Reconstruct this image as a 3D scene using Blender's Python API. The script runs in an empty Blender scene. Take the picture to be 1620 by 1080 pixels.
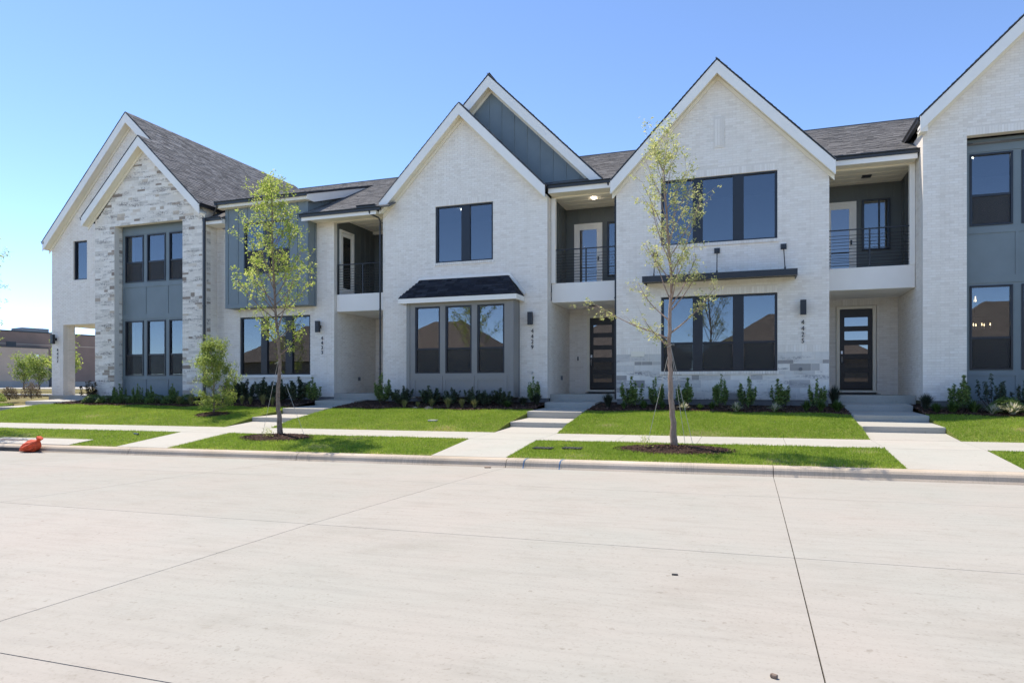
import bpy, math, random
import numpy as np
from mathutils import Vector, Matrix
random.seed(7); RNG = np.random.default_rng(7)
R = math.radians
sc = bpy.context.scene
col = sc.collection
# ------------------------------------------------------------------ camera
CAM_Z = 1.5
cam_data = bpy.data.cameras.new('camera')
cam_data.lens = 24.0 * 1078 / 1080; cam_data.sensor_width = 36; cam_data.sensor_fit = 'HORIZONTAL'
cam_data.shift_y = (611 - 540) / 1620; cam_data.clip_start = 0.1; cam_data.clip_end = 2000
cam = bpy.data.objects.new('camera', cam_data); col.objects.link(cam)
cam.location = (0, 0, CAM_Z); cam.rotation_euler = (R(90), 0, R(19.42))
sc.camera = cam
# ------------------------------------------------------------------ light
SUN = Vector((-.52, .2, 1.0)).normalized()
world = bpy.data.worlds.new('World'); sc.world = world; world.use_nodes = True
wn = world.node_tree; wn.nodes.clear()
wo = wn.nodes.new('ShaderNodeOutputWorld'); wb = wn.nodes.new('ShaderNodeBackground'); sky = wn.nodes.new('ShaderNodeTexSky')
sky.sky_type = 'NISHITA'; sky.sun_disc = False
sky.sun_elevation = math.asin(SUN.z); sky.sun_rotation = math.atan2(SUN.x, SUN.y) % (2 * math.pi)
sky.altitude = 100; sky.air_density = 0.5; sky.dust_density = 0.0; sky.ozone_density = 3.0
wb.inputs['Strength'].default_value = 0.105
wn.links.new(sky.outputs[0], wb.inputs[0]); wn.links.new(wb.outputs[0], wo.inputs[0])
sl = bpy.data.lights.new('sun', 'SUN'); sl.energy = 2.0; sl.angle = R(0.53); sl.color = (1, .91, .80)
so = bpy.data.objects.new('sun', sl); col.objects.link(so); so.rotation_euler = (-SUN).to_track_quat('-Z', 'Y').to_euler()
so.location = (-20, 10, 40)
sc.view_settings.view_transform = 'Standard'; sc.view_settings.look = 'None'
sc.view_settings.gamma = 1; sc.view_settings.use_curve_mapping = False
sc.view_settings.exposure = 1.76
sc.cycles.max_bounces = 8; sc.cycles.diffuse_bounces = 5; sc.cycles.transparent_max_bounces = 12

# ------------------------------------------------------------------ materials
def nt(m):
    m.use_nodes = True; t = m.node_tree; t.nodes.clear()
    o = t.nodes.new('ShaderNodeOutputMaterial'); return t, o
def N(t, typ, **kw):
    n = t.nodes.new(typ)
    for k, v in kw.items():
        if k in n.inputs.keys(): n.inputs[k].default_value = v
        else: setattr(n, k, v)
    return n
def ramp(t, src, stops):
    r = t.nodes.new('ShaderNodeValToRGB'); e = r.color_ramp.elements
    while len(e) < len(stops): e.new(.5)
    for el, (p, c) in zip(e, stops):
        el.position = p; el.color = tuple(c) + (1,) if len(c) == 3 else c
    t.links.new(src, r.inputs[0]); return r
def mix(t, fac, a, b, mode='MIX'):
    m = t.nodes.new('ShaderNodeMix'); m.data_type = 'RGBA'; m.blend_type = mode
    for s, v in ((m.inputs[0], fac), (m.inputs[6], a), (m.inputs[7], b)):
        if hasattr(v, 'is_output'): t.links.new(v, s)
        else: s.default_value = v if isinstance(v, (int, float)) else tuple(v) + (1,)
    return m.outputs[2]
def coords(t, scale=(1, 1, 1), world=True):
    g = t.nodes.new('ShaderNodeNewGeometry') if world else t.nodes.new('ShaderNodeTexCoord')
    mp = t.nodes.new('ShaderNodeMapping'); mp.inputs['Scale'].default_value = scale
    t.links.new(g.outputs['Position'] if world else g.outputs['Object'], mp.inputs[0]); return mp.outputs[0]
def noise(t, vec, scale, detail=4, rough=.55):
    n = t.nodes.new('ShaderNodeTexNoise'); n.inputs['Scale'].default_value = scale
    n.inputs['Detail'].default_value = detail; n.inputs['Roughness'].default_value = rough
    t.links.new(vec, n.inputs['Vector']); return n.outputs[0]
def rnd_piece(t):
    g = t.nodes.new('ShaderNodeNewGeometry'); oi = t.nodes.new('ShaderNodeObjectInfo')
    a = t.nodes.new('ShaderNodeMath'); a.operation = 'ADD'; t.links.new(g.outputs['Random Per Island'], a.inputs[0]); t.links.new(oi.outputs['Random'], a.inputs[1])
    f = t.nodes.new('ShaderNodeMath'); f.operation = 'FRACT'; t.links.new(a.outputs[0], f.inputs[0]); return f.outputs[0]
def bump(t, h, strength, dist=.01):
    b = t.nodes.new('ShaderNodeBump'); b.inputs['Strength'].default_value = strength; b.inputs['Distance'].default_value = dist
    t.links.new(h, b.inputs['Height']); return b.outputs[0]
def pbsdf(t, o, colr, rough, nrm=None, metal=0, spec=.5):
    p = t.nodes.new('ShaderNodeBsdfPrincipled')
    if hasattr(colr, 'is_output'): t.links.new(colr, p.inputs['Base Color'])
    else: p.inputs['Base Color'].default_value = tuple(colr) + (1,)
    if hasattr(rough, 'is_output'): t.links.new(rough, p.inputs['Roughness'])
    else: p.inputs['Roughness'].default_value = rough
    p.inputs['Metallic'].default_value = metal
    p.inputs['Specular IOR Level'].default_value = spec
    if nrm: t.links.new(nrm, p.inputs['Normal'])
    t.links.new(p.outputs[0], o.inputs[0]); return p
def simple(name, c, rough=.6, var=.12, nscale=3.0, bs=.15, bscale=40, metal=0, spec=.4):
    m = bpy.data.materials.new(name); t, o = nt(m); v = coords(t)
    n1 = noise(t, v, nscale, 5)
    lo = [x * (1 - var) for x in c]; hi = [min(1, x * (1 + var)) for x in c]
    r = ramp(t, n1, [(.3, lo), (.7, hi)])
    pbsdf(t, o, r.outputs[0], rough, bump(t, noise(t, v, bscale, 3), bs, .004), metal, spec); return m
M = {}
def brick_mat(name, stops, mscale, dark=None, spec=.25):
    m = bpy.data.materials.new(name); t, o = nt(m); v = coords(t); r = rnd_piece(t)
    c = ramp(t, r, stops).outputs[0]
    big = noise(t, v, .55, 4); fine = noise(t, v, 9, 5, .7)
    c = mix(t, .6, c, ramp(t, big, [(.3, (.955, .95, .945)), (.7, (1, 1, 1))]).outputs[0], 'MULTIPLY')
    c = mix(t, .8, c, ramp(t, fine, [(.25, (.93, .925, .92)), (.5, (1, 1, 1))]).outputs[0], 'MULTIPLY')
    c = mix(t, .8, c, ramp(t, noise(t, coords(t, (4, 4, .35)), 1.6, 4, .6), [(.3, (.93, .925, .91)), (.5, (1, 1, 1))]).outputs[0], 'MULTIPLY')
    if dark:   # limewash worn off in blotches inside some pieces
        w = t.nodes.new('ShaderNodeMath'); w.operation = 'MULTIPLY'
        t.links.new(ramp(t, noise(t, coords(t, (1, 1, 1.6)), 14, 6, .75), [(.44, (0, 0, 0)), (.56, (1, 1, 1))]).outputs[0], w.inputs[0])
        t.links.new(ramp(t, noise(t, coords(t, (.8, .8, 5)), 1.1, 3, .6), [(.50, (0, 0, 0)), (.66, (1, 1, 1))]).outputs[0], w.inputs[1])
        c = mix(t, w.outputs[0], c, dark)
    pbsdf(t, o, c, .85, bump(t, fine, .22, .003), 0, spec); return m
M['brick'] = brick_mat('white_painted_brick', [(0, (.81, .74, .65)), (.2, (.87, .80, .71)), (.75, (.90, .835, .745)), (1, (.92, .86, .78))], 1)
M['mortar'] = simple('white_mortar', (.78, .715, .63), .9, .04, 5, .4, 120)
M['stone'] = brick_mat('limewashed_stone', [(0, (.64, .59, .52)), (.15, (.77, .71, .62)), (.5, (.85, .785, .69)), (.88, (.89, .835, .75)), (.90, (.66, .56, .44)), (.93, (.52, .43, .34)), (.965, (.30, .24, .19)), (1, (.44, .37, .30))], 1, (.22, .185, .16))
M['stone_grey'] = brick_mat('limewashed_grey_stone', [(0, (.66, .625, .57)), (.3, (.74, .70, .64)), (.5, (.82, .77, .69)), (.8, (.87, .82, .74)), (.86, (.62, .585, .54)), (.93, (.42, .39, .36)), (1, (.34, .32, .30))], 1, (.30, .28, .27))
M['trim'] = simple('white_trim_paint', (.90, .85, .77), .5, .03, 2, .05)
M['soffit'] = simple('cream_soffit_paint', (.84, .77, .63), .6, .03, 2, .05)
M['plaster'] = simple('white_balcony_panel', (.88, .83, .755), .55, .03, 1.5, .1, 60)
M['bluegrey'] = simple('slate_blue_siding', (.185, .22, .23), .45, .07, 1.3, .12, 90)
M['bluegrey_shaded'] = simple('shaded_slate_siding', (.125, .135, .13), .5, .07, 1.3, .1, 90)  # slate blue siding with the shade inside the balconies put into its colour
M['baygrey'] = simple('warm_grey_panel', (.26, .25, .235), .45, .05, 1.3, .08, 90)
M['bronze'] = simple('dark_bronze_metal', (.022, .023, .026), .38, .12, 5, .03, 50, .0, .5)
M['frame'] = simple('black_window_frame', (.016, .018, .024), .35, .1, 5, .02, 50, 0, .5)
M['door'] = simple('dark_brown_door_paint', (.028, .023, .019), .4, .1, 6, .05, 80)
M['foundation'] = simple('grey_concrete_foundation', (.20, .195, .19), .9, .15, 4, .3, 60)
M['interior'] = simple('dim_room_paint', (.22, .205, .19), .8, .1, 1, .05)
M['steel'] = simple('brushed_steel', (.5, .5, .5), .3, .1, 8, .02, 60, 1.0)
def shingle_mat(name, stops):
    m = bpy.data.materials.new(name); t, o = nt(m); v = coords(t); r = rnd_piece(t)
    c = ramp(t, r, stops).outputs[0]; f = noise(t, v, 60, 3, .8)
    c = mix(t, .7, c, ramp(t, f, [(.3, (.8, .8, .8)), (.7, (1.12, 1.12, 1.12))]).outputs[0], 'MULTIPLY')
    pbsdf(t, o, c, .92, bump(t, f, .5, .004), 0, .2); return m
M['shingle'] = shingle_mat('grey_asphalt_shingle', [(0, (.11, .107, .105)), (.35, (.155, .15, .146)), (.75, (.19, .184, .178)), (1, (.24, .232, .225))])
M['shingle_dark'] = shingle_mat('black_asphalt_shingle', [(0, (.018, .019, .024)), (.6, (.03, .031, .038)), (1, (.05, .052, .06))])
M['roof_brown'] = simple('brown_weathered_shingle', (.16, .135, .115), .95, .2, 2, .3, 20)
M['tan_brick'] = simple('tan_house_brick', (.24, .18, .145), .95, .2, 3, .3, 25)
def glass_mat(name, fac, tint, inner=None, rough=.0):
    m = bpy.data.materials.new(name); t, o = nt(m)
    g = N(t, 'ShaderNodeBsdfGlossy'); g.inputs['Roughness'].default_value = rough; g.inputs['Color'].default_value = (.95, .97, 1, 1)
    wv = noise(t, coords(t), .9, 2); t.links.new(bump(t, wv, .05, .02), g.inputs['Normal'])
    if inner is None:
        tr = N(t, 'ShaderNodeBsdfTransparent'); tr.inputs['Color'].default_value = tuple(tint) + (1,)
    else:
        tr = N(t, 'ShaderNodeBsdfDiffuse'); tr.inputs['Color'].default_value = tuple(inner) + (1,)
    mx = N(t, 'ShaderNodeMixShader'); mx.inputs[0].default_value = fac
    t.links.new(tr.outputs[0], mx.inputs[1]); t.links.new(g.outputs[0], mx.inputs[2]); t.links.new(mx.outputs[0], o.inputs[0]); return m
M['glass'] = glass_mat('low_e_window_glass', .14, (.55, .60, .62))
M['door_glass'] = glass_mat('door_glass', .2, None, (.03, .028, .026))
M['glass_bay'] = glass_mat('bay_window_glass', .14, (.80, .79, .77))
def screen_mat():
    m = bpy.data.materials.new('insect_screen_mesh'); t, o = nt(m)
    tr = N(t, 'ShaderNodeBsdfTransparent'); d = N(t, 'ShaderNodeBsdfDiffuse'); d.inputs['Color'].default_value = (.085, .08, .075, 1)
    mx = N(t, 'ShaderNodeMixShader'); mx.inputs[0].default_value = .55
    t.links.new(tr.outputs[0], mx.inputs[1]); t.links.new(d.outputs[0], mx.inputs[2]); t.links.new(mx.outputs[0], o.inputs[0]); return m
M['screen'] = screen_mat()
def emit(name, c, s):
    m = bpy.data.materials.new(name); t, o = nt(m); e = N(t, 'ShaderNodeEmission'); e.inputs[0].default_value = tuple(c) + (1,); e.inputs[1].default_value = s
    t.links.new(e.outputs[0], o.inputs[0]); return m
M['bulb'] = emit('warm_lit_bulb', (1, .68, .36), 4); M['downlight'] = emit('lit_downlight', (1, .9, .75), 10)
def concrete(name, base, streak=True, dirty=.25):
    m = bpy.data.materials.new(name); t, o = nt(m); v = coords(t)
    a = noise(t, v, .35, 5, .6); b = noise(t, coords(t, (1, 9, 1)), 1.2, 6, .65); s = noise(t, v, 45, 3, .7); p = noise(t, v, 9, 4, .6)
    r = rnd_piece(t)
    warm = [base[0] * 1.03, base[1] * .985, base[2] * .96]; cool = [base[0] * .965, base[1] * .985, base[2] * .965]
    c = ramp(t, a, [(.35, cool), (.65, warm)]).outputs[0]
    c = mix(t, .8, c, ramp(t, noise(t, v, 16, 3, .5), [(.66, (1, 1, 1)), (.74, (.74, .72, .69))]).outputs[0], 'MULTIPLY')
    c = mix(t, .8, c, ramp(t, noise(t, coords(t, (.7, 1, 1)), 1.7, 6, .7), [(.32, (.91, .905, .89)), (.5, (1, 1, 1))]).outputs[0], 'MULTIPLY')
    c = mix(t, .9, c, ramp(t, b, [(.25, (1 - dirty,) * 3), (.55, (1, 1, 1))]).outputs[0], 'MULTIPLY')
    c = mix(t, .6, c, ramp(t, s, [(.28, (.72, .71, .69)), (.45, (1, 1, 1))]).outputs[0], 'MULTIPLY')
    c = mix(t, 1.0, c, ramp(t, p, [(.22, (.90, .89, .87)), (.4, (1, 1, 1))]).outputs[0], 'MULTIPLY')
    c = mix(t, .7, c, ramp(t, r, [(0, (.93, .93, .92)), (1, (1, 1, 1))]).outputs[0], 'MULTIPLY')
    h = mix(t, .5, noise(t, coords(t, (3, 40, 3)), 2.5, 4), s)
    pbsdf(t, o, c, .88, bump(t, h, .25, .004), 0, .25); return m
M['road'] = concrete('pale_concrete_road', (.385, .368, .328), dirty=.11)
M['walk'] = concrete('pale_concrete_walk', (.45, .437, .39), dirty=.06)
M['joint'] = simple('dark_joint_sealant', (.11, .10, .085), .9)
def curb_mat():
    m = bpy.data.materials.new('stained_concrete_curb'); t, o = nt(m); v = coords(t)
    b = noise(t, coords(t, (26, .6, .6)), 1.5, 5, .75); a = noise(t, v, .8, 4); s = noise(t, v, 50, 3)
    c = ramp(t, a, [(.35, (.46, .385, .29)), (.7, (.58, .50, .40))]).outputs[0]
    z = t.nodes.new('ShaderNodeMath'); z.operation = 'MULTIPLY'
    t.links.new(ramp(t, b, [(.36, (.8, .8, .8)), (.6, (0, 0, 0))]).outputs[0], z.inputs[0])
    t.links.new(ramp(t, noise(t, coords(t, (.5, .1, .1)), 1.0, 2), [(.45, (0, 0, 0)), (.6, (1, 1, 1))]).outputs[0], z.inputs[1])
    c = mix(t, z.outputs[0], c, (.25, .22, .18))
    c = mix(t, .5, c, ramp(t, s, [(.3, (.7, .7, .7)), (.5, (1, 1, 1))]).outputs[0], 'MULTIPLY')
    pbsdf(t, o, c, .9, bump(t, s, .4, .005), 0, .2); return m
M['curb'] = curb_mat()
def soil_mat(name, a, b, sc_=8):
    m = bpy.data.materials.new(name); t, o = nt(m); v = coords(t)
    n = noise(t, v, sc_, 6, .7); c = ramp(t, n, [(.3, a), (.7, b)]).outputs[0]
    pbsdf(t, o, c, .95, bump(t, n, .6, .03), 0, .1); return m
M['soil'] = soil_mat('lawn_soil_thatch', (.11, .14, .025), (.18, .20, .05), 12)
M['ground'] = soil_mat('dry_grass_ground', (.14, .12, .045), (.22, .185, .075), 1.2)
M['bedsoil'] = soil_mat('dark_mulch_soil', (.025, .017, .013), (.075, .045, .032), 30)
def leafmat(name, stops, trans=.35, spec=.3, nscale=None):
    m = bpy.data.materials.new(name); t, o = nt(m)
    at = N(t, 'ShaderNodeAttribute'); at.attribute_name = 'rnd'
    c = ramp(t, at.outputs['Fac'], stops).outputs[0]
    if nscale:
        c = mix(t, .9, c, ramp(t, noise(t, coords(t), nscale, 5, .65), [(.3, (.70, .78, .6)), (.55, (1, 1, 1)), (.75, (1.35, 1.15, 1.1))]).outputs[0], 'MULTIPLY')
    p = pbsdf(t, o, c, .55, None, 0, spec)
    tl = N(t, 'ShaderNodeBsdfTranslucent'); t.links.new(c, tl.inputs[0])
    mx = N(t, 'ShaderNodeMixShader'); mx.inputs[0].default_value = trans
    t.links.new(p.outputs[0], mx.inputs[1]); t.links.new(tl.outputs[0], mx.inputs[2]); t.links.new(mx.outputs[0], o.inputs[0]); return m
M['grass'] = leafmat('lawn_grass_blades', [(0, (.20, .30, .035)), (.5, (.34, .47, .055)), (.85, (.45, .56, .12)), (1, (.60, .52, .27))], .45, .2, .9)
M['leaf_spring'] = leafmat('young_yellow_green_leaf', [(0, (.28, .37, .06)), (.6, (.47, .56, .12)), (1, (.66, .64, .24))], .6)
M['leaf_pale'] = leafmat('pale_spring_leaf', [(0, (.34, .38, .12)), (.6, (.55, .57, .22)), (1, (.68, .64, .32))], .6)
M['leaf_bright'] = leafmat('bright_green_leaf', [(0, (.17, .24, .05)), (.6, (.33, .42, .09)), (1, (.55, .58, .18))], .55)
M['leaf_dark'] = leafmat('dark_glossy_leaf', [(0, (.03, .05, .022)), (.7, (.07, .105, .05)), (1, (.16, .20, .10))], .2, .6)
M['leaf_mid'] = leafmat('mid_green_leaf', [(0, (.08, .135, .03)), (.7, (.18, .27, .06)), (1, (.34, .41, .13))], .3, .5)
M['leaf_blue'] = leafmat('grey_green_leaf', [(0, (.04, .065, .04)), (.7, (.08, .12, .075)), (1, (.17, .21, .13))], .3, .4)
M['leaf_red'] = leafmat('burgundy_green_leaf', [(0, (.045, .03, .018)), (.6, (.085, .055, .025)), (1, (.14, .13, .04))], .3, .4)
M['leaf_brown'] = leafmat('mauve_brown_leaf', [(0, (.13, .075, .055)), (.6, (.22, .15, .10)), (1, (.25, .26, .10))], .3, .3)
M['blade_straw'] = leafmat('straw_tipped_blade', [(0, (.12, .15, .04)), (.5, (.30, .29, .10)), (1, (.50, .43, .20))], .4)
M['blade_green'] = leafmat('green_strap_leaf', [(0, (.035, .075, .014)), (.7, (.08, .14, .03)), (1, (.16, .22, .06))], .35, .5)
M['blade_varieg'] = leafmat('cream_edged_strap_leaf', [(0, (.10, .15, .05)), (.35, (.22, .27, .10)), (.5, (.62, .58, .42)), (1, (.72, .67, .52))], .35, .5)
M['blade_dark'] = leafmat('dark_feathery_blade', [(0, (.018, .028, .018)), (.8, (.05, .065, .04)), (1, (.10, .10, .06))], .2)
M['chips'] = leafmat('brown_bark_chip', [(0, (.05, .028, .02)), (.6, (.13, .07, .048)), (1, (.26, .16, .11))], .0, .1)
def bark_mat(name, a, b):
    m = bpy.data.materials.new(name); t, o = nt(m); n = noise(t, coords(t, (1, 1, .35)), 30, 5, .7)
    pbsdf(t, o, ramp(t, n, [(.3, a), (.7, b)]).outputs[0], .9, bump(t, n, .7, .02), 0, .2); return m
M['bark'] = bark_mat('grey_brown_bark', (.12, .085, .065), (.33, .26, .21))
M['bark_tan'] = bark_mat('tan_smooth_bark', (.22, .15, .11), (.42, .32, .25))
M['twig'] = simple('brown_twig', (.10, .07, .05), .9)
M['strap'] = simple('white_nylon_strap', (.5, .49, .46), .6)
M['orange'] = simple('orange_mesh_fabric', (.62, .085, .03), .7, .35, 14, .9, 60)
M['iron'] = simple('cast_iron_cover', (.05, .05, .05), .7, .3, 20, .5, 60)
M['bluepaint'] = simple('blue_survey_paint', (.10, .20, .34), .8, .5, 30)
M['rust'] = simple('brown_steel_cover', (.20, .12, .09), .8, .3, 10)
M['rock'] = simple('tan_rock', (.38, .28, .20), .9, .25, 12, .6, 30)
M['bg_brick'] = simple('brown_store_brick', (.25, .175, .14), .95, .10, .6, .3, 8)
M['bg_light'] = simple('tan_store_brick', (.46, .36, .28), .95, .06, .6, .3, 8)
M['bg_base'] = simple('grey_stone_base', (.36, .33, .30), .95, .08, .6, .3, 8)

# ------------------------------------------------------------------ object helpers
WP = {}   # world position of every object origin that can be a parent
def tag(o, label=None, cat=None, group=None, kind=None):
    if label: o['label'] = label
    if cat: o['category'] = cat
    if group: o['group'] = group
    if kind: o['kind'] = kind
    return o
def empty(name, loc, label, cat, group=None):
    o = bpy.data.objects.new(name, None); col.objects.link(o); o.location = loc; o.empty_display_size = .3
    WP[o.name] = Vector(loc); return tag(o, label, cat, group)
def place(o, wpos, parent):
    if parent is not None:
        o.parent = parent; o.location = Vector(wpos) - WP[parent.name]
    else: o.location = wpos
    col.objects.link(o); WP[o.name] = Vector(wpos)
class MB:
    def __init__(s): s.v = []; s.f = []
    def add(s, vs, fs):
        b = len(s.v); s.v += [tuple(p) for p in vs]; s.f += [tuple(b + i for i in f) for f in fs]; return s
    def box(s, x0, x1, y0, y1, z0, z1):
        return s.add([(x0, y0, z0), (x1, y0, z0), (x1, y1, z0), (x0, y1, z0), (x0, y0, z1), (x1, y0, z1), (x1, y1, z1), (x0, y1, z1)],
                     [(0, 3, 2, 1), (4, 5, 6, 7), (0, 1, 5, 4), (1, 2, 6, 5), (2, 3, 7, 6), (3, 0, 4, 7)])
    def prism(s, pts, y0, y1, axis='Y'):
        n = len(pts)
        mk = (lambda a, b, d: (a, d, b)) if axis == 'Y' else (lambda a, b, d: (d, a, b))
        vs = [mk(a, b, y0) for a, b in pts] + [mk(a, b, y1) for a, b in pts]
        fs = [tuple(range(n)), tuple(range(2 * n - 1, n - 1, -1))] + [(i, i + n, (i + 1) % n + n, (i + 1) % n) for i in range(n)]
        return s.add(vs, fs)
    def tube(s, pts, rad, n=6, cap=True):
        pts = [Vector(p) for p in pts]
        if not hasattr(rad, '__len__'): rad = [rad] * len(pts)
        b = len(s.v); up = Vector((.3, .2, 1)).normalized()
        for i, p in enumerate(pts):
            d = (pts[min(i + 1, len(pts) - 1)] - pts[max(i - 1, 0)]).normalized()
            a = d.cross(up)
            if a.length < .1: a = d.cross(Vector((1, 0, 0)))
            a.normalize(); c = d.cross(a)
            for k in range(n):
                th = 2 * math.pi * k / n; s.v.append(tuple(p + (a * math.cos(th) + c * math.sin(th)) * rad[i]))
        for i in range(len(pts) - 1):
            for k in range(n):
                k2 = (k + 1) % n; s.f.append((b + i * n + k, b + i * n + k2, b + (i + 1) * n + k2, b + (i + 1) * n + k))
        if cap:
            s.f.append(tuple(b + k for k in range(n - 1, -1, -1))); e = b + (len(pts) - 1) * n; s.f.append(tuple(e + k for k in range(n)))
        return s
    def beam(s, p, q, w, h):   # box-section bar, w horizontal, h vertical
        p, q = Vector(p), Vector(q); d = (q - p).normalized(); a = d.cross(Vector((0, 0, 1)))
        if a.length < .05: a = Vector((1, 0, 0))
        a.normalize(); c = a.cross(d).normalized(); vs = []
        for e in (p, q):
            for sa, sc_ in ((-1, -1), (1, -1), (1, 1), (-1, 1)): vs.append(e + a * sa * w / 2 + c * sc_ * h / 2)
        return s.add(vs, [(3, 2, 1, 0), (4, 5, 6, 7), (0, 1, 5, 4), (1, 2, 6, 5), (2, 3, 7, 6), (3, 0, 4, 7)])
    def build(s, name, mat, parent=None, smooth=False, bev=0, rnd=False, **tg):
        v = np.array(s.v, dtype=np.float64).reshape(-1, 3); c = (v.min(0) + v.max(0)) / 2; c[2] = v[:, 2].min()
        me = bpy.data.meshes.new(name); me.from_pydata((v - c).tolist(), [], s.f); me.materials.append(M[mat] if isinstance(mat, str) else mat)
        if smooth: me.polygons.foreach_set('use_smooth', [True] * len(me.polygons))
        o = bpy.data.objects.new(name, me); place(o, c, parent); tag(o, **tg)
        if bev:
            b = o.modifiers.new('bevel', 'BEVEL'); b.width = bev; b.segments = 2; b.limit_method = 'ANGLE'
        return o
def box(name, mat, parent, x0, x1, y0, y1, z0, z1, bev=0, **tg):
    return MB().box(x0, x1, y0, y1, z0, z1).build(name, mat, parent, bev=bev, **tg)
def mesh_np(name, verts, faces_n, idx, mat, rnd=None, smooth=False):
    """fast mesh: verts (n,3), equal-size faces"""
    me = bpy.data.meshes.new(name); nf = len(idx) // faces_n
    me.vertices.add(len(verts)); me.vertices.foreach_set('co', np.asarray(verts, dtype=np.float32).ravel())
    me.loops.add(len(idx)); me.loops.foreach_set('vertex_index', np.asarray(idx, dtype=np.int32).ravel())
    me.polygons.add(nf); me.polygons.foreach_set('loop_start', np.arange(0, nf * faces_n, faces_n, dtype=np.int32))
    if rnd is not None:
        a = me.attributes.new('rnd', 'FLOAT', 'POINT'); a.data.foreach_set('value', np.asarray(rnd, dtype=np.float32))
    me.update(); me.validate(); me.materials.append(M[mat])
    if not smooth: me.shade_flat()
    return me

# ------------------------------------------------------------------ ground height
PY = [-40, -15, -9.4, -9.2, -9.0, 2.575, 6.07, 9.57, 12.1, 12.16, 12.3, 12.4, 14.4, 16.0, 17, 18, 18.6, 19.2, 20.4, 21.3, 30, 45, 60, 80, 400]
PZ = [.6, .3, .17, .15, 0, .08, .085, .05, 0, .03, .13, .15, .32, .36, .53, .65, .72, .80, .93, 1.0, 1.15, 1.35, 1.5, 1.62, 1.7]
PG = [.008] * 12 + [.004, .004, .002] + [0] * 10
def zg(x, y):
    return np.interp(y, PY, PZ) + np.interp(y, PY, PG) * np.clip(x, -45, 40)

# ------------------------------------------------------------------ the setting
def sheet(name, mat, xs, ys, dz, parent=None, **tg):
    mb = MB(); nx = len(xs)
    for y in ys:
        for x in xs: mb.v.append((x, y, float(zg(x, y)) + dz))
    for j in range(len(ys) - 1):
        for i in range(nx - 1): a = j * nx + i; mb.f.append((a, a + 1, a + nx + 1, a + nx))
    return mb.build(name, mat, parent, **tg)
sheet('ground', 'ground', [-400, -200, -100, -60, -45, -30, -15, 0, 10, 20, 40, 100, 400], [-400] + PY[:-1] + [500, 900], -.12, kind='structure')
# road: concrete slabs cut by joints, dark sealant in the joints
road = sheet('road', 'joint', [-60, -40, -20, -10, 0, 10, 40], [-9.0, 2.575, 6.07, 9.57, 12.1], -.03, kind='structure')
jx = [-60.0 + 4.73 * .0] ; jx = [.33 + 4.73 * k for k in range(-12, 7)]
jy = [-8.95, -5.1, -1.25, 2.575, 6.07, 9.57, 12.1]  # unseen rows behind the camera widen the road to bounce light onto the fronts
for i in range(len(jx) - 1):
    for j in range(6):
        g = .0042; gy0 = g if j else 0; gy1 = g * (1 if j < 4 else .6)
        x0, x1, y0, y1 = jx[i] + g, jx[i + 1] - g, jy[j] + gy0, jy[j + 1] - gy1
        mb = MB(); vs = [(x, y, float(zg(x, y)) + d) for d in (-.02, 0) for x, y in ((x0, y0), (x1, y0), (x1, y1), (x0, y1))]
        mb.add(vs, [(4, 5, 6, 7), (0, 1, 5, 4), (1, 2, 6, 5), (2, 3, 7, 6), (3, 0, 4, 7)]).build('slab', 'road', road)
# curb: rounded section, cast in sections
curb = sheet('curb', 'joint', [-60, -20, 0, 40], [12.11, 12.15, 12.35], -.04, kind='structure')
prof = [(12.095, -.02), (12.10, .0), (12.125, .035), (12.14, .10), (12.165, .135), (12.21, .155), (12.28, .162), (12.40, .160), (12.40, .05)]
for i in range(len(jx) - 1):
    x0, x1 = jx[i] + .006, jx[i + 1] - .006
    mb = MB(); nseg = 2
    for k in range(nseg + 1):
        x = x0 + (x1 - x0) * k / nseg
        for y, z in prof: mb.v.append((x, y, z + .0083 * x))
    n = len(prof)
    for k in range(nseg):
        for q in range(n - 1): a = k * n + q; mb.f.append((a, a + n, a + n + 1, a + 1))
    mb.f.append(tuple(range(n))); mb.f.append(tuple(range(3 * n - 1, 2 * n - 1, -1)))
    o = mb.build('curb_section', 'curb', curb)
# far side kerb of the road
MB().box(-60, 40, -9.25, -9.0, -.3, .16).build('far_curb', 'curb', None, kind='structure')

PATHS = [(-27.9, -26.4), (-14.55, -12.95), (-6.1, -4.5), (2.35, 3.98)]
def slab_piece(parent, mat, x0, x1, y0, y1, dz=.012, name='slab', zend=None):
    zz = (lambda x, y: float(zg(x, y)) + dz) if zend is None else (lambda x, y: float(zg(x, y0)) + dz + (zend - float(zg(x, y0)) - dz) * (y - y0) / (y1 - y0))
    ys = [y0] + [y for y in PY if y0 < y < y1] + [y1]; mb = MB(); m = len(ys)
    for y in ys:
        for x in (x0, x1): mb.v.append((x, y, zz(x, y)))
    for y in ys:
        for x in (x0, x1): mb.v.append((x, y, zz(x, y) - .12))
    for k in range(m - 1):
        a = 2 * k; b = a + 2 * m
        mb.f += [(a, a + 1, a + 3, a + 2), (a, a + 2, b + 2, b), (a + 1, b + 1, b + 3, a + 3)]
    b = 2 * m; mb.f += [(0, b, b + 1, 1), (b - 2, b - 1, 2 * b - 1, 2 * b - 2)]
    return mb.build(name, mat, parent)
sidewalk = sheet('sidewalk', 'joint', [-60, -30, 0, 30], [14.41, 15.2, 15.99], -.03, kind='structure')
edges = []
marks = [-60] + [e for p in PATHS for e in p] + [24]
for a, b in zip(marks[:-1], marks[1:]):
    n = max(1, round((b - a) / 1.6)); edges += [(a + (b - a) * k / n, a + (b - a) * (k + 1) / n) for k in range(n)]
for a, b in edges: slab_piece(sidewalk, 'walk', a + .004, b - .004, 14.4, 16.0)
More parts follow.
